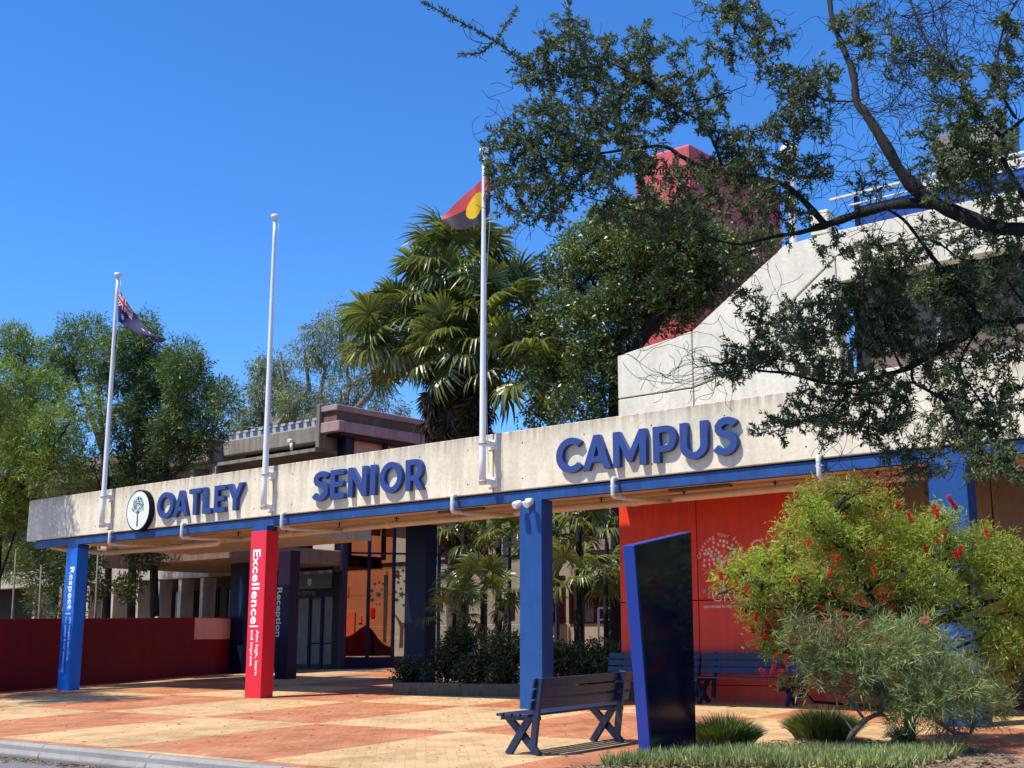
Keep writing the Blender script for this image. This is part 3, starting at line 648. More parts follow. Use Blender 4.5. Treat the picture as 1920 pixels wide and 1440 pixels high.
# red wall below the canopy: painted panels with recessed joints
rw = thing('red_wall', 'orange red painted panel wall with faded school print behind the benches', 'wall', (-11.5, YB, 0))
zg = gz(YB)
for x0, x1 in ((-14.35, -12.63), (-12.63, -8.93)):
    for z0, z1 in ((zg + .28, 1.83), (1.83, 3.63)):
        q = MB(); q.box(x0 + .008, x1 - .008, YB - .02, YB + .14, z0 + .008, z1 - .008); q.build('panel', M['red_wall'], rw, bev=.006)
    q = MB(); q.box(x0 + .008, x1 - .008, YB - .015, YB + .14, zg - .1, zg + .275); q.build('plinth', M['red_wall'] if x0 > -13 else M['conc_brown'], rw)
q = MB(); q.box(-14.33, -8.94, YB + .14, YB + .3, zg - .1, 3.62); q.build('backing', M['maroon'], rw)
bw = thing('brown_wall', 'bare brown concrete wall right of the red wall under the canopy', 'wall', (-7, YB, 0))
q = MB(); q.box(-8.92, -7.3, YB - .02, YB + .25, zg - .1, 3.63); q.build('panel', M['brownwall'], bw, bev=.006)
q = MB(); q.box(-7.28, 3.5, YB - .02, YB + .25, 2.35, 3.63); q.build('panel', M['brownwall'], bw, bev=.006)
q = MB(); q.box(-9.5, 3.5, YB + 1.6, YB + 1.8, zg - .1, 3.6); q.build('rear_panel', M['soffit'], bw)  # warm tan here puts sunlit bounce behind the gate into the panel colour
# dark red slatted gate at the right edge
ga = thing('slatted_gate', 'dark red gate of upright slats at the right edge under the canopy', 'gate', (-6.6, YB + .05, zg))
for i in range(22):
    x0 = -7.24 + i * .21
    q = MB(); q.box(x0, x0 + .085, YB + .04, YB + .08, zg + .14, 2.22); q.build('slat', M['maroon'], ga)
q = MB(); q.box(-7.26, -2.5, YB + .085, YB + .13, 2.2, 2.32); q.box(-7.26, -2.5, YB + .085, YB + .13, zg + .05, zg + .16); q.build('rail', M['maroon'], ga)
# printed school mark on the red wall
pm = thing('wall_print', 'faded round star tree print with GRC lettering on the red wall', 'sign', (-12.1, YB - .02, 2.6))
yy = YB - .0235
def star_poly(cx, cz_, r, rot=0, n=5, inn=.42):
    return [(cx + (r if k % 2 == 0 else r * inn) * math.sin(rot + math.pi * k / n), cz_ + (r if k % 2 == 0 else r * inn) * math.cos(rot + math.pi * k / n)) for k in range(2 * n)]
rg = np.random.default_rng(11); q = MB(); placed = []
while len(placed) < 46:
    a = rg.uniform(-15, 195); r_ = math.sqrt(rg.uniform(.02, 1)) * .36; x, z = -12.13 + r_ * math.cos(R(a)) * 1.03, 2.50 + r_ * math.sin(R(a))
    if all(math.hypot(x - p_[0], z - p_[1]) > .068 for p_ in placed): placed.append((x, z)) if not (len(placed) > 400) else None
    if rg.uniform() < .002: break
cols = {}
for i, (x, z) in enumerate(placed):
    if 0.0 < x + 12.13 < .16 and 2.6 < z < 2.72: continue
    o_ = MB(); o_.prism(star_poly(x, z, rg.uniform(.032, .045), rg.uniform(0, 1)), XZ, yy, yy + .003); fixn(o_.build('printed_star', M['txt_wall'], pm))
for x, z, c_, nm in ((-12.07, 2.66, (.8, .22, .02), 'orange'), (-11.96, 2.67, (.05, .06, .25), 'blue'), (-12.22, 2.60, (.25, .25, .4), 'grey blue')):
    o_ = MB(); o_.prism(star_poly(x, z, .062, .2), XZ, yy, yy + .003); fixn(o_.build('printed_star', paint('print_' + nm.replace(' ', '_'), c_), pm))['label'] = 'small ' + nm + ' star'
def arc_text(s, cx, cz_, r, a0, a1, size, parent, mat):
    n = len(s)
    for i, ch in enumerate(s):
        if ch == ' ': continue
        a = R(a0 + (a1 - a0) * i / (n - 1)); me = text_mesh(ch, size, .001, .001); V = np.array([v.co[:] for v in me.vertices]); V[:, 0] -= (V[:, 0].max() + V[:, 0].min()) / 2
        off = wl(parent); ux, uz = math.sin(a), -math.cos(a); rx, rz = math.cos(a), math.sin(a)
        for k_, v in enumerate(me.vertices): v.co = Vector((cx + rx * (r + V[k_][1]) + ux * V[k_][0], yy - V[k_][2], cz_ + rz * (r + V[k_][1]) + uz * V[k_][0])) - off
        me.materials.clear(); me.materials.append(mat); o = bpy.data.objects.new('printed_letter', me); COL.objects.link(o); o.parent = parent
arc_text('Creating Your Future', -12.13, 2.50, .43, 168, 12, .105, pm, M['txt_wall'])
o_ = MB(); o_.prism([(-12.17, 1.98), (-12.07, 1.98), (-12.10, 2.42), (-12.0, 2.62), (-12.11, 2.50), (-12.17, 2.56), (-12.15, 2.42)], XZ, yy, yy + .003); fixn(o_.build('printed_trunk', M['txt_wall'], pm))
flatx = lambda x, z: (lambda a, b_, c_: (x + a, yy - c_, z + b_))
place_text('lettering', 'GRC', .3, flatx(-12.34, 1.80), M['txt_wall'], pm, -.006, 1.0, .62, height=.24)
place_text('small_lettering', 'GEORGES RIVER COLLEGE', .08, flatx(-12.52, 1.69), M['txt_wall'], pm, .001, 1.0, .95, height=.045)
for dx, dz, c_ in ((0, 0, (.3, .3, .45)), (.09, 0, (.05, .05, .25)), (0, -.1, (.7, .02, .02)), (.09, -.1, (.8, .25, .03))):
    o_ = MB(); o_.prism(star_poly(-12.49 + dx, 1.98 + dz, .045, .3), XZ, yy, yy + .003); fixn(o_.build('printed_star', paint('print_star', c_), pm))
pw_ = thing('wall_lettering', 'thin pale serif words OATLEY SENIOR on the red wall behind the shrub', 'sign', (-10.8, YB - .02, 2.5))
def serif_word(s, x0, z0, h, w_total, parent):
    q = place_text('lettering', s, h * 1.35, flatx(x0, z0), M['txt_wall'], parent, -.006, 1.1, w_total, height=h)
    for i in range(len(s)):
        pass
    return q
serif_word('OATLEY', -11.52, 2.58, .26, 1.45, pw_); serif_word('SENIOR', -11.45, 2.17, .26, 1.45, pw_); serif_word('CAMPUS', -11.45, 1.76, .26, 1.45, pw_)

# ------------------------------------------------------------------ red tower and lamp behind
x0 = PY(1190, 300, 30)[0]; x1 = PY(1292, 270, 30)[0]; yb2 = PX(1461, 300, x1)[1]
tw = thing('red_tower', 'red square stair tower rising behind the trees and the concrete building', 'tower', ((x0 + x1) / 2, 30, 0))
zt2 = PY(1292, 268, 30)[2]
q = MB(); q.box(x0, x1, 30, yb2, .4, zt2); q.build('shaft', M['tower_red'], tw, bev=.08, seg=2)
a = PY(1481, 300, 24)
lp = thing('globe_lamp', 'white globe lamp on a grey post behind the concrete parapet', 'lamp', (a[0], 24, 6))
q = MB(); q.tube([(a[0], 24, .3), (a[0], 24, PY(1481, 305, 24)[2])], .09, 10); q.build('post', M['steel'], lp)
q = MB(); zc = PY(1481, 285, 24)[2]; q.tube([(a[0], 24, zc + .22 * math.sin(R(k_))) for k_ in range(-80, 81, 20)], [.22 * math.cos(R(k_)) for k_ in range(-80, 81, 20)], 14); q.build('globe', M['white'], lp)

# ------------------------------------------------------------------ low red wall at left
lw = thing('low_red_wall', 'low dark maroon wall with a salmon plate at its far end', 'wall', (-30.5, 19, 0))
A = np.array([-28.55, 12.2]); B_ = np.array([-32.95, 24.75]); dd = (B_ - A) / np.linalg.norm(B_ - A); nn_ = np.array([dd[1], -dd[0]]); nn_ = nn_ if nn_[0] > 0 else -nn_
L_ = np.linalg.norm(B_ - A)
def lwp(s_, off, z): p_ = A + dd * s_ + nn_ * off; return (p_[0], p_[1], z)
def top_z(s_): return 1.60 + .33 * s_ / L_
q = MB(); vs = []
for off in (0, -.25):
    for s_, lo in ((0, 1), (L_, 1), (L_, 0), (0, 0)): y_ = (A + dd * s_)[1]; vs.append(lwp(s_, off, gz(y_) - .2 if lo else top_z(s_)))
q.add(vs, [(0, 1, 2, 3), (7, 6, 5, 4), (0, 4, 5, 1), (1, 5, 6, 2), (2, 6, 7, 3), (3, 7, 4, 0)]); fixn(q.build('wall_body', M['maroon'], lw, bev=.01))
q = MB(); vs = []
for off in (.012, .003):
    for s_, z in ((L_ - 2.0, top_z(L_) - .68), (L_ - .15, top_z(L_) - .66), (L_ - .15, top_z(L_) - .04), (L_ - 2.0, top_z(L_) - .06)): vs.append(lwp(s_, off, z))
q.add(vs, [(0, 1, 2, 3), (7, 6, 5, 4), (0, 4, 5, 1), (1, 5, 6, 2), (2, 6, 7, 3), (3, 7, 4, 0)]); fixn(q.build('plate', M['cap'], lw))

# ------------------------------------------------------------------ left two storey building
lb = thing('concrete_classroom_block', 'two storey weathered concrete block with finned columns behind the left trees', 'building', (-42, 28, .3))
YL = 28.0
def XL(px, y=1100, Y=YL): return PY(px, y, Y)[0]
q = MB(); q.box(-62, -39.2, YL, YL + 1.7, 7.75, 8.60); q.build('roof_beam', M['conc_old'], lb, bev=.03)
zt3 = PY(455, 822, YL + .6)[2]; zb3 = PY(455, 850, YL + .6)[2]; xr = XL(604, 790, YL + .6)
q = MB(); q.box(-39.18, xr, YL + .6, YL + 1.1, zb3, zt3); q.build('roof_beam', M['conc_old'], lb, bev=.03)
q = MB()
for k_ in range(60): x_ = -60 + k_ * .44; q.box(x_, x_ + .25, YL + 1.3, YL + 5, 8.95 + .0, 9.03) if x_ < xr else None
q.box(-60, xr - .01, YL + 1.4, YL + 5, 8.75, 8.945); q.build('roof_sheet', M['steel'], lb)
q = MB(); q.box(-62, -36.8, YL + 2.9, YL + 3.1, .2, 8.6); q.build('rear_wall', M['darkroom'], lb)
q = MB(); q.box(-39, xr, YL + 2.6, YL + 2.88, 5.2, 7.6); q.build('upper_wall', M['brownroom'], lb)
q = MB(); q.box(-62, XL(391, 1060), YL, YL + .3, 3.52, 4.20); q.build('spandrel', M['conc_mid'], lb, bev=.02)
q = MB(); q.box(-62, -36.8, YL + .32, YL + 2.8, 3.75, 4.05); q.build('floor_slab', M['conc_old'], lb)
q = MB(); q.box(-62, xr, YL + .32, YL + 2.8, 7.6, 7.72); q.build('ceiling', M['conc_old'], lb)
for px in (60, 108, 160, 205, 252, 290, 331, 372):
    x_ = XL(px, 1120); q = MB(); q.box(x_, x_ + .2, YL + .05, YL + .62, .25, 3.51); q.build('fin_column', M['conc_mid'], lb, bev=.01)
for px in (112, 188, 262, 347, 388):
    x_ = XL(px, 870); q = MB(); q.box(x_, x_ + .22, YL + .25, YL + .95, 4.06, 7.59); q.build('fin_column', M['conc_mid'], lb, bev=.01)
for px in (175, 245, 330, 372):
    x_ = XL(px, 1035); q = MB(); q.box(x_ + .3, x_ + .5, YL + .36, YL + .9, 4.06, 7.59) ; q.build('fin_column', M['conc_mid'], lb, bev=.01)
for i in range(9):
    x_ = -56 + i * 2.4
    for z0, z1 in ((1.2, 3.3), (5.0, 7.4)):
        w_ = MB(); w_.box(x_, x_ + 1.9, YL + 2.84, YL + 2.89, z0, z1); w_o = w_.build('window', M['navy'], lb)
        w_ = MB(); w_.box(x_ + .08, x_ + .9, YL + 2.82, YL + 2.83, z0 + .08, z1 - .08); w_.box(x_ + 1.0, x_ + 1.82, YL + 2.82, YL + 2.83, z0 + .08, z1 - .08); w_.build('pane', M['dkglass'], w_o)
q = MB(); a = PY(547, 827, YL + .5); q.tube([(a[0], YL + .55, a[2]), (a[0], YL + .35, a[2])], .07, 8); q.tube([(a[0] + .1, YL + .4, a[2] - .1), (a[0] + .12, YL + .4, a[2] - .35)], .05, 8); q.build('lamp', M['white'], lb)
# solar frames on the roof
for px in (432, 560):
    a = PY(px, 815 if px < 500 else 795, YL + 3); q = MB(); q.bar((a[0], YL + 3, 9.05), (a[0] + 2.2, YL + 3, 9.05 + .0), .05, .05); q.bar((a[0], YL + 3, 9.05), (a[0] + .5, YL + 3.6, 9.4), .05, .05); q.bar((a[0] + .5, YL + 3.6, 9.4), (a[0] + 2.4, YL + 3.6, 9.4), .05, .05); q.bar((a[0] + 2.4, YL + 3.6, 9.4), (a[0] + 2.2, YL + 3, 9.05), .05, .05); q.build('roof_frame', M['navy'], lb)

# ------------------------------------------------------------------ reception: doors, pink roof volume, glass wall
rc = thing('reception_building', 'reception block with dark doors, pink beige roof band and tall tinted glass wall', 'building', (-31.6, 28, .34))
zf = gz(28)
q = MB(); q.box(-36.4, -31.85, 28.0, 28.25, zf - .1, 3.6); q.build('front_wall', M['black'], rc)
for i, (a_, b_) in enumerate(((556, 577), (585, 600), (608, 622))):
    xa, xb = PY(a_, 1180, 27.9)[0], PY(b_, 1180, 27.9)[0]; zt4 = PY(a_, 1123 if i < 2 else 1119, 27.9)[2]; zb4 = PY(a_, 1245, 27.9)[2]
    d_ = MB(); d_.box(xa - .08, xb + .08, 27.92, 27.985, zf + .02, zt4 + .1); d_o = d_.build('door', M['navy'], rc)
    d_ = MB(); d_.box(xa, xb, 27.900, 27.915, zb4, zt4); d_.build('pane', paint('grey_reflection', (.16, .155, .155), .4, .3, spec=.2), d_o)  # door glass as flat grey paint, its grey reflection put into the colour
    if i > 0:
        d_ = MB(); d_.box(xa - .02, xb + .02, 27.885, 27.898, 1.12, 1.17); d_.build('push_bar', M['black'], d_o)
q = MB(); a = PY(556, 1078, 27.9); b2 = PY(622, 1102, 27.9); q.box(a[0], b2[0], 27.90, 27.99, b2[2], a[2] + .1); q.build('crest_panel', paint('dark_header', (.05, .05, .055)), rc)
place_text('lettering', 'RECEPTION', .2, (lambda a0: (lambda a_, b_, c_: (a0[0] + a_, 27.985 - c_, a0[2] + b_)))(PY(556, 1119, 27.98)), paint('grey_lettering', (.16, .16, .16)), rc, .002, 1.1, PY(591, 1119, 27.98)[0] - PY(556, 1119, 27.98)[0], height=.17)
wpoly('crest', [(PY(580, 1088, 27.88)[0] + x_, PY(580, 1092, 27.88)[2] + z_) for x_, z_ in ((-.1, .12), (.1, .12), (.1, -.02), (0, -.14), (-.1, -.02))], 27.885, 27.895, M['steel'], rc, 0)
q = MB(); q.box(-37.5, -31.9, 27.9, 30, 3.62, 4.0); q.build('upper_floor', M['black'], rc)
# corner fin
q = MB(); q.box(-31.60, -31.47, 27.86, 28.1, zf - .1, PY(640, 815, 28)[2]); q.build('corner_fin', M['purple'], rc, bev=.01)
q = MB(); q.box(PY(627, 1200, 28)[0], -31.603, 27.88, 28.2, zf - .1, PY(640, 815, 28)[2]); q.build('corner_wall', M['black'], rc, bev=.01)
# roof volume: face looking toward +X along the depth direction
xr2 = -31.3; yA = PX(632, 760, xr2)[1]; yE = PX(800, 790, xr2)[1]
z_t = PX(632, 757, xr2)[2]; 
def zat(px, py): return PX(px, py, xr2)[2]
xl2 = PY(601, 790, yA)[0]
q = MB(); q.box(xl2, xr2, yA, min(yE + .6, 37.4), zat(632, 768), zat(632, 757)); q.build('coping', M['pinkbeam'], rc, bev=.02)
q = MB(); q.box(xl2 + .02, xr2 - .12, yA + .1, min(yE + .6, 37.4), zat(632, 788), zat(632, 768) - .003); q.build('roof_band', M['conc_brown'], rc)
q = MB(); q.box(xl2, xr2 + .12, yA, min(yE + .6, 37.4), zat(632, 808), zat(632, 788) - .003); q.build('lower_band', M['pinkbeam'], rc, bev=.02)
q = MB(); q.box(xl2 + .1, xr2 + .0, yA + .2, min(yE + .6, 37.4), zat(632, 814), zat(632, 808) - .003); q.build('trim', M['purple'], rc)
q = MB(); q.box(xl2 - .18, xl2 - .004, yA - .05, yA + 5, zat(632, 835), zat(632, 752)); q.build('end_fin', M['conc_old'], rc, bev=.02)
q = MB(); q.box(-38, -31.2, 23.2, 27.55, PY(560, 1038, 23.2)[2], PY(560, 1006, 23.2)[2]); q.build('porch_slab', M['conc_brown'], rc, bev=.03)
for i in range(7):
    y_ = 28.3 + i * 1.55
    q = MB(); q.box(xr2 - .5, xr2 - .42, y_, y_ + .16, 3.9, zat(632, 814) - .01); q.build('window_post', M['purple'], rc)
    q = MB(); q.box(xr2 - .55, xr2 - .53, y_ + .165, y_ + 1.54, 4.7, zat(632, 814) - .01); q.build('pane', paint('peach_blind_%d' % i, (.62, .28, .15) if i < 3 else (.45, .36, .28), .25, .15), rc)
# glass wall turning toward the camera
gw = thing('glass_wall', 'tall curtain wall of tinted panes with dark mullions and star tree mural', 'glass wall', (-31.5, 28.2, zf))
GA = np.array([-31.45, 28.25]); GD = np.array([.559, .829])
def gpx(px, s0=0):       # distance along the glass wall for a picture column
    d = ray(px, 1150); n_ = np.array([GD[1], -GD[0]]); t_ = (GA @ n_) / (d[:2] @ n_); p_ = d[:2] * t_; return (p_ - GA) @ GD
GN = np.array([GD[1], -GD[0]])
def gq(s_, off, z): p_ = GA + GD * s_ + GN * off; return (p_[0], p_[1], z)
def gbox(s0, s1, o0, o1, z0, z1):
    return [gq(s0, o0, z0), gq(s1, o0, z0), gq(s1, o1, z0), gq(s0, o1, z0), gq(s0, o0, z1), gq(s1, o0, z1), gq(s1, o1, z1), gq(s0, o1, z1)]
BF = [(0, 3, 2, 1), (4, 5, 6, 7), (0, 1, 5, 4), (1, 2, 6, 5), (2, 3, 7, 6), (3, 0, 4, 7)]
mull = [640, 690, 737, 781, 822, 866, 910, 955, 1000, 1045, 1092, 1140, 1190]
ms = [gpx(x_) for x_ in mull]
for i, s_ in enumerate(ms):
    q = MB(); q.add(gbox(s_ - .05, s_ + .05, -.08, .08, .3, 6.0), BF); fixn(q.build('mullion', M['navy'] if i else M['purple'], gw))
for i in range(len(ms) - 1):
    q = MB(); q.add(gbox(ms[i] + .055, ms[i + 1] - .055, -.006, .006, .75, 5.9), BF); fixn(q.build('pane', M['redglass'] if i < 2 else M['clear'], gw, label='orange red tinted pane' if i < 2 else None))
zr = PD(690, 1043, 43)[2]
q = MB(); q.add(gbox(ms[0], ms[-1], .085, .12, zr, zr + .06), BF); fixn(q.build('transom', M['navy'], gw))
q = MB(); q.add(gbox(ms[0], ms[-1], -.1, .1, .35, .72), BF); fixn(q.build('base_kick', M['navy'], gw))
# mural stars and trunk stuck on the panes
mu = {'green': paint('mural_green', (.05, .13, .04), .6), 'red': paint('mural_red', (.35, .03, .02)), 'brown': paint('mural_brown', (.22, .12, .07))}
def mural(poly_px, mat, nm='mural_star'):
    vs = []
    for off in (.022, .012):
        for x_, y_ in poly_px:
            d = ray(x_, y_); t_ = ((GA + GN * off) @ GN) / (d[:2] @ GN); p_ = CC + d * t_; vs.append(tuple(p_))
    n = len(poly_px); q = MB(); q.add(vs, [tuple(range(n)), tuple(range(2 * n - 1, n - 1, -1))] + [(i, i + n, (i + 1) % n + n, (i + 1) % n) for i in range(n)]); fixn(q.build(nm, mat, gw))
for x_, y_, r_, c_ in ((703, 1095, 5, 'green'), (697, 1108, 6, 'green'), (710, 1115, 8, 'green'), (698, 1125, 6, 'green'), (711, 1092, 4, 'green'), (716, 1105, 4, 'green'), (695, 1118, 3, 'green'), (712, 1133, 3, 'green'), (726, 1073, 4, 'green'), (718, 1095, 4, 'green'),
                       (745, 1072, 6, 'green'), (756, 1070, 5, 'green'), (746, 1080, 9, 'red'), (747, 1092, 5, 'red'), (752, 1104, 4, 'green'), (753, 1115, 8, 'green'), (744, 1125, 6, 'green'), (757, 1135, 4, 'green'), (742, 1110, 4, 'green'), (706, 1133, 3, 'green'), (758, 1090, 4, 'green')):
    mural(star_poly(x_, y_, r_, .3), mu[c_])
mural([(748, 1215), (756, 1215), (757, 1180), (762, 1165), (754, 1168), (748, 1160), (740, 1150), (739, 1153), (746, 1165), (750, 1178)], mu['brown'], 'mural_trunk')
mural([(720, 1078), (728, 1076), (727, 1140), (724, 1205), (718, 1205), (719, 1140)], paint('mural_olive', (.05, .055, .03)), 'mural_trunk')
# courtyard building seen through the glass and between the palms
cb = thing('courtyard_building', 'beige building with dark windows seen through the glass wall', 'building', (-27, 38, .6))
YCB = 38.0
def cbx(name, px0, px1, y0, y1, z0, z1, mat, par=None, **k_):
    q = MB(); q.box(PY(px0, 1100, YCB)[0], PY(px1, 1100, YCB)[0], YCB + y0, YCB + y1, z0, z1); return q.build(name, mat, par or cb, **k_)
def zc(px, py): return PY(px, py, YCB)[2]
for z0, z1 in ((.3, 1.9), (1.92, 3.2), (3.22, 4.25), (4.55, 5.9), (5.92, 7.4)):
    cbx('wall_panel', 560, 1330, 0, .3, z0, z1, M['beige'], bev=.008)
cbx('band', 560, 1330, .1, .3, 4.26, 4.54, M['conc_old'])
for px0, px1, py0, py1, nm in ((808, 856, 998, 1042, 'window'), (930, 965, 1128, 1160, 'window'), (1000, 1060, 1082, 1170, 'window'), (1068, 1150, 1082, 1170, 'window'), (1070, 1135, 965, 1010, 'window'), (640, 668, 1148, 1203, 'door'), (880, 915, 990, 1040, 'window')):
    w_o = cbx(nm, px0, px1, -.06, -.003, zc(px0, py1), zc(px0, py0), M['black'] if nm == 'window' else M['cap'])
    if nm == 'window': cbx('pane', px0 + 3, px1 - 3, -.075, -.063, zc(px0, py1) + .06, zc(px0, py0) - .06, M['dkglass'], w_o)
for px0, px1, py0, py1, mt in ((697, 704, 1140, 1157, 'red_col'), (642, 655, 1100, 1118, 'cap'), (674, 680, 1155, 1168, 'cap')):
    cbx('notice', px0, px1, -.04, -.003, zc(px0, py1), zc(px0, py0), M[mt])
cbx('hand_rail', 600, 900, -.5, -.44, zc(700, 1198), zc(700, 1194), M['pvc'])
ht = thing('curved_screen', 'low wavy red and purple screen inside the glass wall', 'screen', (gq(1, -1, zf)))
s_ = [gpx(x_) for x_ in (638, 660, 678, 690, 700, 712, 724, 735, 745)]; zz = [1.32, 1.34, 1.52, 1.72, 1.74, 1.5, 1.2, 1.08, 1.02]
sp2 = np.linspace(0, len(s_) - 1, 33); ss = np.interp(sp2, range(len(s_)), s_); z2 = np.interp(sp2, range(len(s_)), zz)
z2 = np.convolve(np.pad(z2, 2, mode='edge'), np.ones(5) / 5, 'valid')
for nm, i0, i1, mt in (('red_section', 0, 15, 'red_col'), ('purple_section', 15, 32, 'purple_b')):
    vs = [gq(ss[i], o_, .75) for i in range(i0, i1 + 1) for o_ in (-1.0, -1.06)] + [gq(ss[i], o_, z2[i]) for i in range(i0, i1 + 1) for o_ in (-1.0, -1.06)]
    n = (i1 - i0 + 1); f_ = []
    for k_ in range(n - 1):
        for o_ in (0, 1): f_.append((2 * k_ + o_, 2 * k_ + 2 + o_, 2 * n + 2 * k_ + 2 + o_, 2 * n + 2 * k_ + o_))
        f_.append((2 * n + 2 * k_, 2 * n + 2 * k_ + 2, 2 * n + 2 * k_ + 3, 2 * n + 2 * k_ + 1))
    q = MB(); q.add(vs, f_); fixn(q.build(nm, M[mt], ht))
hr = thing('white_railing', 'white tube railing in the courtyard beside the red wall', 'railing', tuple(PD(1140, 1165, 36)))
a = PD(1122, 1140, 36); b3 = PD(1175, 1137, 36); zlo = PD(1122, 1172, 36)[2]
for z_ in (a[2], a[2] - .32): q = MB(); q.tube([(a[0], a[1], z_), (b3[0], b3[1], z_)], .03, 6); q.build('rail', M['pvc'], hr)
for f_ in (0, .5, 1): q = MB(); p_ = a + (b3 - a) * f_; q.tube([(p_[0], p_[1], .6), (p_[0], p_[1], a[2])], .03, 6); q.build('post', M['pvc'], hr)

# ------------------------------------------------------------------ planter
pl = thing('timber_planter', 'long raised planter edged with weathered timber sleepers', 'planter', (-17, 19, 0))
pA = np.array([-19.5, 18.75]); pB = np.array([-14.45, 19.45]); zb = gz(18.75) - .05
npl = 3
for i in range(npl):
    a2 = pA + (pB - pA) * (i / npl) + (pB - pA) / np.linalg.norm(pB - pA) * .006; b2 = pA + (pB - pA) * ((i + 1) / npl)
    for r_ in range(1):
        q = MB(); q.bar((a2[0], a2[1], zb + .16), (b2[0], b2[1], zb + .18), .09, .27); q.build('sleeper', M['timber'], pl, bev=.01)
q = MB(); q.bar((pA[0] - .05, pA[1] + .06, zb + .16), (pA[0] - 2.2, pA[1] + 3.2, zb + .24), .09, .27); q.build('sleeper', M['timber'], pl, bev=.01)
q = MB(); q.add([(pA[0], pA[1] + .04, zb + .2), (pB[0], pB[1] + .04, zb + .22), (-14.4, 26, zb + .35), (-21.5, 26, zb + .35), (pA[0] - 2.1, pA[1] + 3.2, zb + .25)], [(0, 1, 2, 3, 4)]); q.build('soil', M['mulch'], pl)

# ------------------------------------------------------------------ benches
def make_bench(label, length=1.95):
    """local frame: seat runs along +X, front toward -Y, origin on the ground at the back left leg"""
    t_ = thing('bench', label, 'bench', (0, 0, 0), 'dark blue slatted benches')
    m_ = M['navy_bench']; 
    for k_ in range(4):
        y_ = -.50 + k_ * .118; q = MB(); q.box(-.06, length + .06, y_, y_ + .095, .425, .455); q.build('seat_slat', m_, t_, bev=.005)
    for k_ in range(3):
        z0 = .50 + k_ * .118 + .0; y_ = -.035 + (z0 - .5) * .2; q = MB()
        q.add([(x_, y_ + dy + (z_ - z0) * .2, z_) for x_ in (-.06, length + .06) for (dy, z_) in ((0, z0), (.028, z0), (.028, z0 + .10), (0, z0 + .10))], [(3, 2, 1, 0), (4, 5, 6, 7), (0, 1, 5, 4), (1, 2, 6, 5), (2, 3, 7, 6), (3, 0, 4, 7)])
        fixn(q.build('back_slat', m_, t_, bev=.005))
    for x_ in (.06, length - .13):
        q = MB()
        q.bar((x_ + .035, -.46, .42), (x_ + .035, -.02, .0), .045, .085); q.build('leg', m_, t_, bev=.004)
        q = MB(); q.bar((x_ + .082, -.10, .42), (x_ + .082, -.42, .0), .045, .085); q.build('leg', m_, t_, bev=.004)
        q = MB(); q.bar((x_ + .128, .085, .85), (x_ + .128, -.03, .10), .045, .08); q.build('back_post', m_, t_, bev=.004)
        q = MB(); q.bar((x_ + .06, -.50, .402), (x_ + .06, .0, .402), .10, .045); q.build('seat_bearer', m_, t_, bev=.004)
        q = MB(); q.tube([(x_ - .006, -.24, .215), (x_ + .012, -.24, .215)], .012, 8); q.tube([(x_ - .006, -.05, .36), (x_ + .012, -.05, .36)], .012, 8); q.build('bolts', M['steel'], t_)
    return t_
def copy_tree(o, label):
    r = o.copy(); COL.objects.link(r); r['label'] = label
    for ch in list(o.children):
        c_ = ch.copy(); COL.objects.link(c_); c_.parent = r; c_.matrix_parent_inverse = ch.matrix_parent_inverse.copy()
    return r
bn = make_bench('dark blue slatted bench standing alone on the paving beside the sign panel', 1.85)
a = PG(1010, 1418); c_ = PG(1172, 1392)
ang = math.atan2(c_[1] - a[1], c_[0] - a[0])
b2 = copy_tree(bn, 'dark blue bench against the red wall with its legs seen under the bottlebrush')
b3 = copy_tree(bn, 'dark blue bench against the red wall partly hidden behind the sign panel')
bn.rotation_euler = (0, math.atan(GS), math.atan2(a[1] - c_[1], a[0] - c_[0]))      # back toward the camera side, seat toward -X
bn.location = (c_[0], c_[1] + .06, gz(c_[1]))
p1 = PG(1475, 1326); b2.location = (p1[0] - 1.80, YB - .28, gz(YB - .5)); b3.location = (b2.location.x - 2.02, YB - .26, gz(YB - .5))

# ------------------------------------------------------------------ angled sign panel (totem)
tm = thing('sign_panel', 'tall slanted blue edged sign slab with glossy black face', 'sign', (-7.9, 11.3, gz(11.3)))
xf = -7.92; th_ = .16
TL = PX(1190, 1022, xf); TR = PX(1296, 997, xf); BR = PX(1306, 1420, xf); BL = PX(1226, 1440, xf)
poly = [(BL[1], gz(11.2) - .25), (BR[1], gz(12) - .25), (TR[1], TR[2]), (TL[1], TL[2])]
# keep the left edge straight down to the ground
q = MB(); q.prism(poly, YZ, xf - th_, xf - .012); fixn(q.build('body', paint('panel_edge_blue', (.008, .035, .26), .35, .05), tm, bev=.004))
cxm = sum(p_[0] for p_ in poly) / 4; poly2 = [(p_[0] + (.012 if p_[0] < cxm else -.004), p_[1] - (.008 if p_[1] > 1 else 0)) for p_ in poly]
q = MB(); q.prism(poly2, YZ, xf - .0115, xf); fixn(q.build('face', M['gloss'], tm))

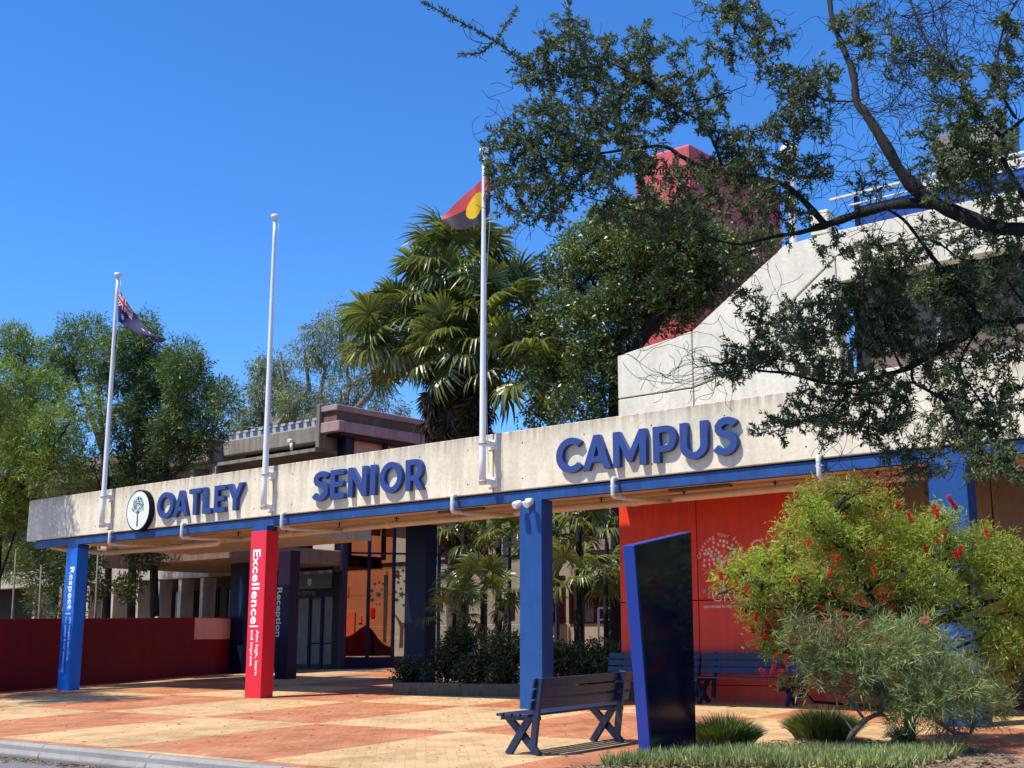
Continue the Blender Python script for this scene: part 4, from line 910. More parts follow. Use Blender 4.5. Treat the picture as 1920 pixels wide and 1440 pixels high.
# ------------------------------------------------------------------ foliage helpers
def unit(a): return a / np.maximum(np.linalg.norm(a, axis=1, keepdims=True), 1e-9)
def leaves(name, P_, D, L, Wd, mat, parent, rg, var=None, fold=.25, kind='stuff', curl=0.0):
    """one pointed four sided leaf per row: base P_, direction D, length L, width Wd"""
    n = len(P_); D = unit(D); r_ = unit(rg.normal(size=(n, 3))); S_ = unit(np.cross(D, r_)); N_ = np.cross(S_, D)
    L = np.broadcast_to(np.asarray(L, float).reshape(-1, 1), (n, 1)); Wd = np.broadcast_to(np.asarray(Wd, float).reshape(-1, 1), (n, 1))
    mid = P_ + D * L * .45
    V = np.stack([P_, mid + S_ * Wd * .5 + N_ * Wd * fold, P_ + D * L - N_ * L * curl, mid - S_ * Wd * .5 + N_ * Wd * fold], 1).reshape(-1, 3)
    o = np_mesh(name, V, np.arange(4 * n).reshape(n, 4), mat, parent, var=rg.uniform(0, 1, n) if var is None else np.clip(var, 0, 1)); tag(o, kind=kind); return o
def clump_points(cl, n, rg, shell=.55):
    """cl rows: x,y,z,r ; returns n points inside the clumps, biased outward, and their outward direction"""
    cl = np.asarray(cl, float); w = cl[:, 3] ** 2.2; idx = rg.choice(len(cl), n, p=w / w.sum())
    d = unit(rg.normal(size=(n, 3))); d[:, 2] *= .8; r_ = rg.uniform(shell ** 3, 1, n) ** (1 / 3.) * (1 + .18 * rg.normal(size=n))
    P_ = cl[idx, :3] + d * (r_ * cl[idx, 3])[:, None]
    return P_, unit(d + np.array([0, 0, .25])), idx
def tree(label, name, base, trunks, clumps, n_tw, per, ll, lw, mat, barkm, droop=0.0, seed=1, spread=.16, trunk_r=.14, group=None, shell=.5, cat='tree', var_bias=None, twigs=True, align=.7, tip_light=.35):
    rg = np.random.default_rng(seed)
    t_ = thing(name, label, cat, base, group)
    q = MB(); ends = []
    for tr_ in trunks:
        n = len(tr_); q.tube(tr_, [trunk_r * (1 - .72 * i / max(1, n - 1)) for i in range(n)], 8, cap=False); ends += [np.array(p_) for p_ in tr_[1:]]
    ends = np.array(ends)
    for c_ in clumps:                                   # one limb to each clump from the nearest lower trunk point
        c3 = np.array(c_[:3]); dist = np.linalg.norm(ends - c3, axis=1) + np.where(ends[:, 2] > c3[2] - .1, 4, 0); e = ends[dist.argmin()]
        m_ = (e + c3) / 2 + rg.normal(size=3) * .12 * np.linalg.norm(c3 - e) * np.array([1, 1, .6]); r0 = trunk_r * .38
        q.tube([e, (e * .6 + m_ * .4), m_, m_ * .4 + c3 * .6 + rg.normal(size=3) * .08, c3], [r0, r0 * .85, r0 * .65, r0 * .45, r0 * .22], 6, cap=False)
        if twigs:
            for k_ in range(5):
                d = unit(rg.normal(size=(1, 3)))[0]; d[2] = abs(d[2]) * .6; e2 = c3 + d * c_[3] * rg.uniform(.6, .95); mm_ = (c3 + e2) / 2 + rg.normal(size=3) * .08 * c_[3]
                q.tube([c3 - d * .1, mm_, e2], [r0 * .3, r0 * .18, r0 * .07], 4, cap=False)
    q.build('trunk', barkm, t_)
    P_, O_, idx = clump_points(clumps, n_tw, rg, shell)
    base_ = np.repeat(P_, per, 0); out = np.repeat(O_, per, 0); n = len(base_)
    tdir = unit(np.repeat(unit(O_ + rg.normal(size=O_.shape) * .5), per, 0) * 1.0 + np.array([0, 0, -droop]))
    s_ = rg.uniform(0, 1, (n, 1)); pos = base_ + tdir * s_ * spread * 1.6 + rg.normal(size=(n, 3)) * spread * .28
    D = unit(tdir * align + rg.normal(size=(n, 3)) * (1 - align) * 1.3 + np.array([0, 0, -droop * .6]))
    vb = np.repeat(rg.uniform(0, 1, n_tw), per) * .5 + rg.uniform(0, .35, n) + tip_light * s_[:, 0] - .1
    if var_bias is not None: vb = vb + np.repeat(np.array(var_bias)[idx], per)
    leaves('crown', pos, D, rg.uniform(.65, 1.25, n) * ll, rg.uniform(.7, 1.2, n) * lw, mat, t_, rg, var=vb)
    return t_
def clpx(lst, Yd, jit=.5, seed=0, rs=1.0):
    """picture clumps (px,py,radius px) -> world spheres near depth plane Y=Yd"""
    rg = np.random.default_rng(seed); out = []
    for i, (x, y, r_) in enumerate(lst):
        Y_ = Yd + rg.uniform(-jit, jit); p_ = PY(x, y, Y_); d = (p_ - CC) @ fw; out.append((p_[0], p_[1], p_[2], r_ * rs * d / FPX))
    return out

# ------------------------------------------------------------------ left trees
gL = 'feathery trees at the left'
A_ = [(-70, 640, 70), (10, 650, 48), (45, 668, 42), (15, 735, 58), (80, 745, 55), (60, 815, 66), (118, 800, 46), (20, 880, 64), (100, 880, 50), (-40, 780, 90), (-50, 930, 90), (30, 960, 55), (55, 850, 55), (-110, 860, 90), (150, 760, 30)]
cA = clpx([c_ for c_ in A_ if c_[0] > -60], 20.8, .9, 1, .9); xA = PY(-20, 1200, 21)[0]
tree('yellow green feathery tree at the far left edge behind the canopy end', 'feathery_tree', (xA, 21, gz(21)), [[(xA, 21, gz(21)), (xA + .2, 21, 3), tuple(PY(0, 950, 21)), tuple(PY(40, 800, 21)), tuple(PY(50, 700, 21))]], cA, 5000, 11, .18, .036, M['lf_left'], M['bark_d'], .12, 11, .24, .16, gL, var_bias=[.2] * len(cA))
rgA = np.random.default_rng(4)
cA0 = [(-30.9, 15.0, 7.0, .6), (-31.2, 14.4, 8.0, .6), (-30.6, 14.2, 8.6, .55), (-31.8, 15.4, 6.6, .6), (-30.3, 15.3, 6.6, .4), (-27.2, 10.3, 8.8, .7), (-26.2, 9.9, 9.2, .6), (-29.6, 11.2, 8.0, .8), (-28.6, 10.4, 8.6, .8), (-27.6, 9.8, 9.2, .7), (-30.6, 11.4, 9.4, .9), (-29.4, 9.6, 9.8, .9), (-32.6, 12.4, 9.0, 1.0), (-33.4, 13.6, 7.6, .9), (-26.8, 9.2, 9.0, .6)]
tree('tall feathery tree just outside the left edge whose shade dapples the canopy end', 'feathery_tree', (-33.6, 11.6, gz(11.6)), [[(-33.6, 11.6, gz(11.6)), (-33.4, 11.8, 3), (-32.8, 12.2, 6), (-31.8, 12.2, 8)], [(-32.8, 12.2, 6), (-30.4, 11.2, 7.6)]], cA0, 3800, 8, .2, .03, M['lf_left'], M['bark_d'], .12, 17, .24, .16, gL, shell=.1)
yo = 14
B2 = [(120, 640, 32), (140, 615, 30), (172, 612, 34), (195, 650, 36), (110, 690, 36), (155, 680, 32), (95, 660, 24), (190, 715, 26), (170, 850, 34), (150, 900, 36), (110, 990, 40), (160, 1040, 24), (80, 1070, 36), (20, 1040, 40)]
cB = clpx([(a_[0], a_[1] + yo, a_[2]) for a_ in B2], 23.6, .8, 2, .82); xB = PY(203, 1155, 23.6)[0]
tree('middle feathery tree behind the left flagpole with sky through its crown', 'feathery_tree', (xB, 23.6, gz(23.6)), [[(xB, 23.6, gz(23.6)), tuple(PY(206, 1000, 23.6)), tuple(PY(196, 850, 23.6)), tuple(PY(185, 740, 23.6)), tuple(PY(170, 660, 23.6))], [tuple(PY(196, 850, 23.6)), tuple(PY(170, 780, 23.5)), tuple(PY(140, 700, 23.5))]], cB, 2100, 10, .17, .034, M['lf_left'], M['bark_d'], .12, 12, .24, .13, gL)
C2 = [(245, 640, 40), (270, 620, 34), (235, 690, 44), (300, 690, 56), (350, 680, 42), (368, 735, 44), (412, 725, 28), (425, 745, 22), (300, 760, 58), (240, 780, 44), (340, 800, 50), (400, 790, 26), (262, 850, 44), (320, 850, 30), (380, 830, 22), (222, 900, 26), (262, 905, 30), (345, 650, 26), (275, 590, 18)]
cC = clpx([(a_[0] - 4, a_[1] + yo, a_[2]) for a_ in C2], 23.2, .8, 3, .84); xC = PY(249, 1155, 23.2)[0]
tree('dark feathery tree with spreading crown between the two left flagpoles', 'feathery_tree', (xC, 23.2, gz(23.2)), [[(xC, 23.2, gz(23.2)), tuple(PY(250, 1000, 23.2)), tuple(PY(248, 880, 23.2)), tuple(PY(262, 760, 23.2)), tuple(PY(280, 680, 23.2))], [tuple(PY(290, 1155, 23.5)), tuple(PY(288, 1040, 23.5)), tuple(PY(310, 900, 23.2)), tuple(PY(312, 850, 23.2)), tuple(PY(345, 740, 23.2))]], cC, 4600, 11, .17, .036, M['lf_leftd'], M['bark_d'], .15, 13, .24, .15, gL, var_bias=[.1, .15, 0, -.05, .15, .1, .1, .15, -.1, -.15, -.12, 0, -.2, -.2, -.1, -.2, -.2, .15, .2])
# understorey saplings left of the Respect column
for i, (px, top) in enumerate(((20, 1090), (70, 1120), (175, 1060))):
    x_ = PY(px, 1155, 19.5)[0]
    q = MB(); tt = thing('sapling', ['thin pale stemmed sapling above the low wall at the left edge', 'thin sapling above the low wall left of the blue column', 'thin sapling above the low wall right of the blue column'][i], 'tree', (x_, 19.5, gz(19.5)))
    q.tube([(x_, 19.5, gz(19.5)), (x_ + .1, 19.5, 2), (x_, 19.5, PY(px, top - 60, 19.5)[2])], [.05, .04, .02], 6); q.build('trunk', M['bark_g'], tt)
    rg = np.random.default_rng(i); P_, O_, _ = clump_points([(x_, 20.6, PY(px, top - 70, 20)[2], .75), (x_ + .5, 20.8, PY(px, top - 20, 20)[2], .6), (x_ - .7, 21, PY(px, top - 50, 20)[2], .6), (x_ - .2, 20.6, PY(px, top + 40, 20)[2], .45)], 900, rg)
    if i == 2: P_ = P_ * np.array([1, 1, 1]); P_[:, 0] = x_ + (P_[:, 0] - x_) * .5
    leaves('crown', np.repeat(P_, 5, 0) + rg.normal(size=(4500, 3)) * .07, np.repeat(O_, 5, 0) + rg.normal(size=(4500, 3)) * .6, .15, .04, M['lf_leftd'], tt, rg, var=rg.uniform(0, .5, 4500))
# distant gum trees
G2 = [(600, 625, 36), (640, 600, 38), (572, 662, 34), (622, 672, 40), (505, 690, 34), (500, 735, 34), (470, 780, 32), (560, 755, 42), (640, 735, 44), (690, 650, 46), (700, 720, 40), (535, 720, 24), (725, 770, 34), (520, 785, 34), (600, 790, 34), (660, 790, 34), (450, 800, 24), (680, 590, 30)]
ga1 = [c_ for c_ in G2 if c_[0] < 565]; ga2 = [c_ for c_ in G2 if c_[0] >= 565]
for lst, px, lab, sd_ in ((ga1, 520, 'pale gum tree beyond the roofs behind the middle flagpole', 21), (ga2, 640, 'taller pale gum tree beyond the roofs left of the palm', 22)):
    c_ = clpx(lst, 58, 1.5, sd_, .82); b_ = PY(px, 800, 58); x_ = b_[0]
    tree(lab, 'gum_tree', (x_, 58, 1.2), [[(x_, 58, 1.2), tuple(b_), tuple(PY(px + 15, 720, 58)), tuple(PY(px + 5, 660, 58))], [tuple(b_), tuple(PY(px - 40, 740, 58)), tuple(PY(px - 30, 690, 58))], [tuple(b_), tuple(PY(px + 60, 730, 58)), tuple(PY(px + 50, 660, 58))]], c_, 2300, 6, .34, .07, M['lf_gum'], M['bark_g'], .7, sd_, .5, .30, 'pale gum trees beyond the roofs', shell=.35)
# dense tree behind the canopy
D2 = [(1060, 500, 45), (1105, 460, 50), (1150, 425, 54), (1200, 425, 60), (1250, 450, 66), (1300, 475, 60), (1350, 480, 58), (1405, 470, 44), (1200, 510, 70), (1280, 540, 60), (1110, 540, 62), (1060, 590, 52), (1130, 600, 58), (1025, 650, 40), (1060, 680, 48), (1110, 680, 50), (1150, 650, 40), (1040, 740, 40), (1080, 760, 46), (1130, 760, 40), (1200, 590, 44), (1250, 590, 44), (1340, 545, 40), (1290, 405, 34), (1015, 780, 30), (1170, 700, 36), (1440, 445, 22), (1180, 480, 50), (1160, 560, 44), (1000, 700, 26)]
cD = clpx(D2, 24.3, .9, 4); xD = PY(1150, 800, 24.5)[0]
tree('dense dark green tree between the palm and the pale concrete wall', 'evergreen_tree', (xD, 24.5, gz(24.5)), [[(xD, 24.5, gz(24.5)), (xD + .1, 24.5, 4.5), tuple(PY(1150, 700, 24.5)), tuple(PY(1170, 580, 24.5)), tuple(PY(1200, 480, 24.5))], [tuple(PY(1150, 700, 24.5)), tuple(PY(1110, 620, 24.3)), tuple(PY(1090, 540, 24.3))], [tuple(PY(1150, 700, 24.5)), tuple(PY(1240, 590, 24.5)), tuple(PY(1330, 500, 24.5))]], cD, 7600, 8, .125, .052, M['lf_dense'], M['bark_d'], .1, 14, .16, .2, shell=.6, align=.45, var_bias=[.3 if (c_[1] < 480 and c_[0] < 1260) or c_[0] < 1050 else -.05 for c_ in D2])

# ------------------------------------------------------------------ palms
def frond_mesh(name, mat, rad, seed, dead=False, petiole=.9):
    """fan leaf: stalk along +X from the origin, fan at its end; x = outward, z = up"""
    rg = np.random.default_rng(seed); V = []; F_ = []; var = []
    def quad(a, b_, c_, d_, v): n = len(V); V.extend([a, b_, c_, d_]); F_.append((n, n + 1, n + 2, n + 3)); var.append(v)
    nst = 4
    for i in range(nst):
        x0, x1 = petiole * i / nst, petiole * (i + 1) / nst; z0, z1 = -.10 * (x0 / petiole) ** 2, -.10 * (x1 / petiole) ** 2
        quad((x0, -.013, z0), (x1, -.010, z1), (x1, .010, z1), (x0, .013, z0), .8)
    hub = np.array([petiole, 0, -.10]); nb = 30 if not dead else 20
    for k_ in range(nb):
        a = (k_ / (nb - 1) - .5) * R(300 if not dead else 150) + rg.normal() * .03; l = rad * (1 - .22 * abs(a) / R(150)) * rg.uniform(.88, 1.06)
        dr = rg.uniform(.3, .95) * (1.0 if not dead else .6); w = rad * (.050 if not dead else .03)
        d = np.array([math.cos(a), math.sin(a), .18 - .0 * abs(a)]); d /= np.linalg.norm(d); s_ = np.array([-math.sin(a), math.cos(a), 0]); pv = hub; 
        if dead: d = np.array([math.cos(a) * .75, math.sin(a) * .55, .1 + .25 * math.sin(a * 3)]); 
        prof = [(0.0, .15), (.35, .8), (.62, 1.0), (.84, .6), (1.0, .05)]; pts = []
        for f_, wf in prof:
            p_ = hub + d * l * f_ + np.array([0, 0, -dr * l * max(0, f_ - .45) ** 1.6 * 2.0]); pts.append((p_, w * wf))
        v = rg.uniform(.1, .9)
        for i in range(4):
            (p0, w0), (p1, w1) = pts[i], pts[i + 1]; up_ = np.array([0, 0, w0 * .5]); up1 = np.array([0, 0, w1 * .5])
            quad(tuple(p0), tuple(p0 + s_ * w0 + up_), tuple(p1 + s_ * w1 + up1), tuple(p1), v); quad(tuple(p0 - s_ * w0 + up_), tuple(p0), tuple(p1), tuple(p1 - s_ * w1 + up1), v)
    o = np_mesh(name, V, F_, mat, None, var=var); me = o.data; bpy.data.objects.remove(o); return me
FR = [frond_mesh('frond', M['lf_palm'], r_, 30 + i, petiole=p_) for i, (r_, p_) in enumerate(((.86, 1.05), (.80, .95), (.92, 1.1), (.75, .8)))]
FRD = [frond_mesh('dead_frond', M['lf_dead'], r_, 40 + i, True, .95) for i, r_ in enumerate((.95, 1.1, .85))]
def add_frond(me, par, pos, az, el, roll, sc, name='frond'):
    o = bpy.data.objects.new(name, me); COL.objects.link(o); o.parent = par; o.location = Vector(pos) - wl(par)
    Mx = Matrix.Rotation(az, 4, 'Z') @ Matrix.Rotation(-el, 4, 'Y') @ Matrix.Rotation(roll, 4, 'X'); o.rotation_euler = Mx.to_euler(); o.scale = (sc, sc, sc); return o
def palm(label, x, y, zb_, zc, tr, nf, sc, seed, ndead=0, heads=None, lean=0, elr=(-.75, 1.25), group=None):
    rg = np.random.default_rng(seed); t_ = thing('fan_palm', label, 'palm', (x, y, zb_), group)
    q = MB(); zs = np.linspace(zb_, zc, 14); q.tube([(x + lean * (z - zb_) ** 1.5 * .1, y, z) for z in zs], [tr * (1.15 - .3 * i / 13) * (1 + .12 * (i % 2)) for i in range(14)], 9); q.build('trunk', M['bark_d'] if tr < .2 else M['bark_m'], t_)
    for h in (heads or [(0, 0, 0, 1.0)]):
        hx, hy, hz = x + h[0] + lean * (zc - zb_) ** 1.5 * .1, y + h[1], zc + h[2]
        for i in range(int(nf * h[3])):
            az = i * 2.399 + rg.normal() * .15; el = elr[1] - (elr[1] - elr[0]) * ((i + .5) / (nf * h[3])) ** .8 + rg.normal() * .08
            add_frond(FR[rg.integers(4)], t_, (hx + .05 * math.cos(az), hy + .05 * math.sin(az), hz + .05 * rg.uniform(-1, 1)), az, el, rg.normal() * .35, sc * rg.uniform(.88, 1.1))
    for i in range(ndead):
        az = rg.uniform(0, 6.28); z = zc + .35 - rg.uniform(0, 1) ** .9 * 4.2; add_frond(FRD[rg.integers(3)], t_, (x + tr * math.cos(az) * .6, y + tr * math.sin(az) * .6, z), az, rg.uniform(-1.45, -.85), rg.normal() * .5, sc * rg.uniform(.8, 1.15), 'dead_frond')
    return t_
pc = PY(862, 640, 24.5)
# the tall palm carries two tiers of heads above a skirt of dead leaves
def hof(px, py, c, w): p_ = PY(px, py, 24.5 + c); return (p_[0] - pc[0], c, p_[2] - pz, w)
pz = PY(862, 650, 24.5)[2]
palm('tall many headed fan palm with a shaggy skirt of dead leaves behind the right flagpole', pc[0], 24.5, gz(24.5), pz, .26, 30, 1.08, 50, 260,
     heads=[hof(866, 505, 0, 1.15), hof(770, 610, -.3, 1.1), hof(950, 600, .3, 1.0), hof(862, 640, -.5, .8), hof(725, 650, .2, .35), hof(975, 680, 0, .4), hof(820, 545, .1, .4)], elr=(-.85, 1.2))
tl = wl(bpy.data.objects['fan_palm'])
gP = 'young palms in the planter'
for i, (px, py, Yd, nf, sc, lab) in enumerate(((905, 1110, 20.6, 13, .62, 'young fan palm with bright sunlit fans left of the blue column'), (852, 1150, 20.3, 9, .45, 'small low fan palm beside the dark column'),
        (935, 1010, 22.8, 14, .75, 'taller young fan palm behind the left planter group'), (1080, 1090, 21.4, 13, .68, 'young fan palm right of the blue column'), (1085, 985, 22.6, 16, .8, 'tall young fan palm with crown under the canopy near the red wall'), (1135, 1075, 20.9, 8, .45, 'small fan palm close to the red wall'), (870, 985, 23.2, 12, .75, 'young fan palm hanging fronds left of the planter middle'))):
    p_ = PY(px, py, Yd); palm(lab, p_[0], Yd, gz(Yd) + .2, p_[2], .05 if sc < .7 else .075, nf, sc, 60 + i, 4 if sc > .7 else 0, elr=(-.35, 1.25), group=gP)

# ------------------------------------------------------------------ planter shrubs
rg = np.random.default_rng(77); i = 0
slab = ['round dark shrub at the left corner of the planter', 'leafy shrub next to the dark column in the planter', 'tall dark leafed shrub in the left planter', 'low spreading shrub spilling over the sleeper edge', 'pale tipped shrub just left of the blue column', 'dark shrub low behind the sleeper left of the column', 'leafy shrub right behind the blue column', 'dark shrub in the planter above the bench back', 'reddish leafed shrub near the red wall', 'low shrub in the planter corner by the red wall', 'shrub at the back of the planter under the palms']
for (px, py, Yd, r_, h_) in ((765, 1255, 19.5, .38, .5), (838, 1235, 19.6, .5, .8), (862, 1205, 20.1, .5, 1.0), (880, 1262, 19.35, .42, .45), (935, 1215, 19.9, .5, .9), (950, 1262, 19.5, .42, .5), (1045, 1225, 20.0, .5, .9), (1090, 1235, 20.0, .5, .85), (1128, 1218, 20.2, .45, .95), (1140, 1262, 19.8, .35, .45), (1000, 1200, 21, .6, 1.1)):
    c_ = PY(px, py, Yd); zb_ = gz(Yd) + .18; sh = thing('planter_shrub', slab[i], 'shrub', (c_[0], Yd, zb_), 'shrubs in the planter')
    q = MB()
    for k_ in range(6): a = rg.uniform(0, 6.28); e_ = (c_[0] + math.cos(a) * r_ * .6, Yd + math.sin(a) * r_ * .6, c_[2] + rg.uniform(-.2, .3)); q.tube([(c_[0], Yd, zb_), ((c_[0] + e_[0]) / 2 + .03, (Yd + e_[1]) / 2, (zb_ + e_[2]) / 2), e_], [.018, .012, .005], 5)
    q.build('stem', M['bark_d'], sh)
    n = int(520 * (r_ / .45) ** 2); cl = [(c_[0] + rg.normal() * r_ * .35, Yd + rg.normal() * r_ * .3, zb_ + .15 + rg.uniform(0, c_[2] - zb_), r_ * .62) for _ in range(7)]
    P_, O_, _ = clump_points(cl, n, rg, .4); m_ = 5
    leaves('foliage', np.repeat(P_, m_, 0) + rg.normal(size=(n * m_, 3)) * .03, np.repeat(O_, m_, 0) + rg.normal(size=(n * m_, 3)) * .8, rg.uniform(.05, .085, n * m_), .032, M['lf_shrub'], sh, rg, var=rg.uniform(0, 1, n * m_) * .8 + (.35 if i in (4, 8) else 0)); i += 1

# ------------------------------------------------------------------ bottlebrush and grevillea in the bed
def dcl(lst, D0, jit, seed, rs=1):
    rg = np.random.default_rng(seed); out = []
    for x, y, r_ in lst: D_ = D0 + rg.uniform(-jit, jit) + (x - 1650) * .0008; p_ = PD(x, y, D_); out.append((p_[0], p_[1], p_[2], r_ * rs * ((p_ - CC) @ fw) / FPX))
    return out
bbt = PG(1705, 1392)
Bc = [(1365, 1078, 26), (1400, 1070, 28), (1440, 1055, 32), (1480, 1040, 26), (1430, 1100, 32), (1400, 1140, 22), (1450, 1140, 34), (1500, 1090, 40), (1510, 950, 28), (1540, 935, 32), (1580, 925, 26), (1620, 920, 22), (1530, 985, 40), (1580, 975, 42), (1630, 965, 32), (1560, 1030, 46), (1620, 1020, 48), (1680, 1000, 42), (1730, 985, 32), (1765, 975, 26), (1740, 1030, 42), (1690, 1070, 48), (1620, 1090, 48), (1560, 1110, 44), (1800, 1020, 30), (1840, 1020, 36), (1880, 1030, 30), (1870, 1060, 36), (1800, 1070, 40), (1750, 1100, 44), (1820, 1110, 36), (1900, 1090, 30), (1905, 1150, 28), (1850, 1180, 36), (1880, 1210, 32), (1900, 1250, 24), (1840, 1230, 26), (1500, 1150, 36), (1440, 1185, 26), (1470, 1220, 26), (1700, 1140, 44), (1660, 940, 22), (1790, 1140, 34), (1480, 1000, 22), (1475, 1290, 14), (1430, 1215, 14), (1360, 1110, 14), (1930, 1200, 36), (1950, 1080, 36), (1860, 1270, 20)]
cBt = dcl(Bc, 14.9, .45, 5, 1.0)
def pd(x, y, D_): return tuple(PD(x, y, D_))
tks = [[(bbt[0], bbt[1], gz(bbt[1]) - .05), pd(1706, 1330, 14.9), pd(1700, 1250, 14.9), pd(1660, 1160, 14.9), pd(1625, 1110, 14.9), pd(1590, 1040, 14.9), pd(1560, 970, 14.9)], [pd(1700, 1250, 14.9), pd(1740, 1170, 15), pd(1770, 1080, 15), pd(1780, 1010, 15)], [pd(1660, 1160, 14.9), pd(1560, 1130, 14.8), pd(1470, 1100, 14.7), pd(1400, 1090, 14.7)], [pd(1740, 1170, 15), pd(1820, 1140, 15), pd(1880, 1120, 15)]]
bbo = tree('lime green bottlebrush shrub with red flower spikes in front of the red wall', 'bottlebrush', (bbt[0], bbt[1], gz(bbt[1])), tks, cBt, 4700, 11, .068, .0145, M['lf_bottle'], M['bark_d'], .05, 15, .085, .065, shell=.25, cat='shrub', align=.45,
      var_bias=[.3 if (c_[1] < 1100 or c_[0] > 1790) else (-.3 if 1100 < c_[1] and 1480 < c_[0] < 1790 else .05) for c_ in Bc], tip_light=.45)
# flower spikes: each is a part made of many fine filaments
rgf = np.random.default_rng(90)
fl = [(1556, 1075), (1558, 1095), (1492, 1090), (1352, 1080), (1418, 1155), (1440, 1172), (1435, 1190), (1468, 1250), (1450, 1255), (1500, 1180), (1683, 948), (1706, 970), (1750, 955), (1757, 963), (1782, 938), (1790, 948), (1793, 1040), (1800, 1032), (1735, 1028), (1756, 1012), (1505, 1175), (1455, 1230), (1462, 1262), (1475, 1235), (1366, 1095), (1399, 1105), (1516, 1020), (1640, 1070), (1430, 1260), (1569, 1048), (1410, 1180), (1479, 1200), (1770, 1000), (1602, 1180), (1850, 1000)]
for i, (x, y) in enumerate(fl):
    D_ = 14.0 + rgf.uniform(0, .3); c_ = PD(x, y, D_); ax = unit(np.array([[rgf.normal() * .4, rgf.normal() * .4, rgf.choice([-1, 1])]]))[0]; n = 190 if i < 18 else 110; h = rgf.uniform(.065, .095)
    t_ = rgf.uniform(-.5, .5, n); P_ = c_ + ax * (t_ * h * 1.4)[:, None]; d = unit(np.cross(ax, rgf.normal(size=(n, 3)))); o = leaves('flower_spike', P_, d + ax * .15, rgf.uniform(.024, .038, n), .007, M['flower'], bbo, rgf, kind=None); 
# grevillea
gb = PG(1578, 1406)
Gc = [(1500, 1200, 24), (1535, 1215, 30), (1590, 1205, 34), (1560, 1165, 16), (1635, 1172, 22), (1640, 1215, 44), (1560, 1250, 38), (1610, 1265, 40), (1670, 1270, 42), (1700, 1215, 40), (1730, 1180, 22), (1740, 1250, 44), (1790, 1290, 40), (1830, 1310, 36), (1850, 1335, 26), (1780, 1345, 34), (1730, 1310, 40), (1690, 1330, 26), (1640, 1310, 26), (1530, 1280, 22), (1510, 1250, 22), (1760, 1220, 24), (1820, 1265, 26), (1500, 1165, 16), (1870, 1300, 20), (1690, 1370, 18)]
cG = dcl(Gc, 14.05, .42, 6, 1.15)
tkg = [[(gb[0], gb[1], gz(gb[1]) - .05), pd(1600, 1372, 13.8), pd(1622, 1350, 13.9), pd(1652, 1335, 14), pd(1668, 1312, 14), pd(1690, 1270, 14)], [pd(1668, 1312, 14), pd(1620, 1240, 14), pd(1560, 1190, 14)], [pd(1690, 1270, 14), pd(1760, 1230, 14.1), pd(1775, 1180, 14.1)], [pd(1668, 1312, 14), pd(1740, 1340, 14.1), pd(1790, 1375, 14.1), pd(1820, 1375, 14.1)]]
gro = tree('grey green needle leafed grevillea sprawling low in the garden bed', 'grevillea', (gb[0], gb[1], gz(gb[1])), tkg, cG, 1900, 12, .12, .0085, M['lf_grev'], M['bark_r'], .0, 16, .075, .038, shell=.2, cat='shrub', align=.6, tip_light=.5)
c_ = PD(1735, 1163, 13.9); n = 260; d = unit(rgf.normal(size=(n, 3))); o = leaves('flower', c_ + d * np.array([.04, .02, .02]), d, .035, .006, M['flower_p'], gro, rgf, kind=None)
# strappy tufts and the liriope border
def tuft(label, x, y, n, h, spread, seed, w=.012):
    rg = np.random.default_rng(seed); t_ = thing('grass_tuft', label, 'grass', (x, y, gz(y)), 'strappy tufts in the bed')
    a = rg.uniform(0, 6.28, n); r_ = rg.uniform(0, 1, n) ** .5; base = np.stack([x + np.cos(a) * r_ * spread * .45, y + np.sin(a) * r_ * spread * .45, np.full(n, gz(y) + .01)], 1)
    d = np.stack([np.cos(a) * r_, np.sin(a) * r_, np.full(n, 2.5)], 1) + rg.normal(size=(n, 3)) * .2; d = unit(d); L = h * rg.uniform(.8, 1.04, n) * (1 - .30 * r_ ** 2); s_ = unit(np.cross(d, rg.normal(size=(n, 3))))
    V = []; segs = 4; rows = []
    for k_ in range(segs + 1):
        f_ = k_ / segs; p_ = base + d * (L * f_)[:, None]; out = np.stack([np.cos(a), np.sin(a), np.zeros(n)], 1); p_ = p_ + out * (L * .30 * f_ ** 2 * (r_ + .1))[:, None]; p_[:, 2] -= L * .28 * f_ ** 2.4 * (r_ + .15)
        ww = w * (1 - f_ ** 1.6) + .001; rows.append((p_ - s_ * ww / 2, p_ + s_ * ww / 2))
    VV = np.stack([v for r2 in rows for v in r2], 1).reshape(-1, 3); m_ = 2 * (segs + 1); F_ = []
    b0 = np.arange(n) * m_
    for k_ in range(segs): F_.append(np.stack([b0 + 2 * k_, b0 + 2 * k_ + 1, b0 + 2 * k_ + 3, b0 + 2 * k_ + 2], 1))
    F_ = np.concatenate(F_); v_ = np.tile(rg.uniform(0, 1, n), segs)
    o = np_mesh('blades', VV, F_, M['lf_tuft'], t_, var=v_); tag(o, kind='stuff'); return t_
p1 = PG(1357, 1402); p2 = PG(1545, 1388)
tuft('dark strappy grass tuft beside the black sign panel', p1[0], p1[1], 2600, .44, .72, 1, .011); tuft('dark strappy tuft behind the leaning grevillea trunk', p2[0], p2[1], 2600, .46, .74, 2, .010)
p3 = PG(1640, 1372); tuft('small green sprouting tuft at the foot of the bottlebrush', bbt[0] - .02, bbt[1] - .12, 260, .3, .25, 4, .009)
rg = np.random.default_rng(9); n = 15000
cx = rg.uniform(-8.05, -5.45, n); cy = np.where(True, 11.35 + (cx + 8.1) * .52 + rg.uniform(-.75, .62, n), 0)
base = np.stack([cx, cy, gz(cy) + .01], 1); tu = np.sin(cx * 21) * np.cos(cy * 23) * .12
d = np.stack([rg.normal(size=n) * .32, rg.normal(size=n) * .32, np.ones(n)], 1)
leaves('liriope_border', base, d, rg.uniform(.08, .17, n) + tu * .3, .017, M['lf_grass'], None, rg, curl=.12)
lo_ = bpy.data.objects['liriope_border']; tag(lo_, 'low border of short strappy green grass along the bottom right edge', 'grass border')

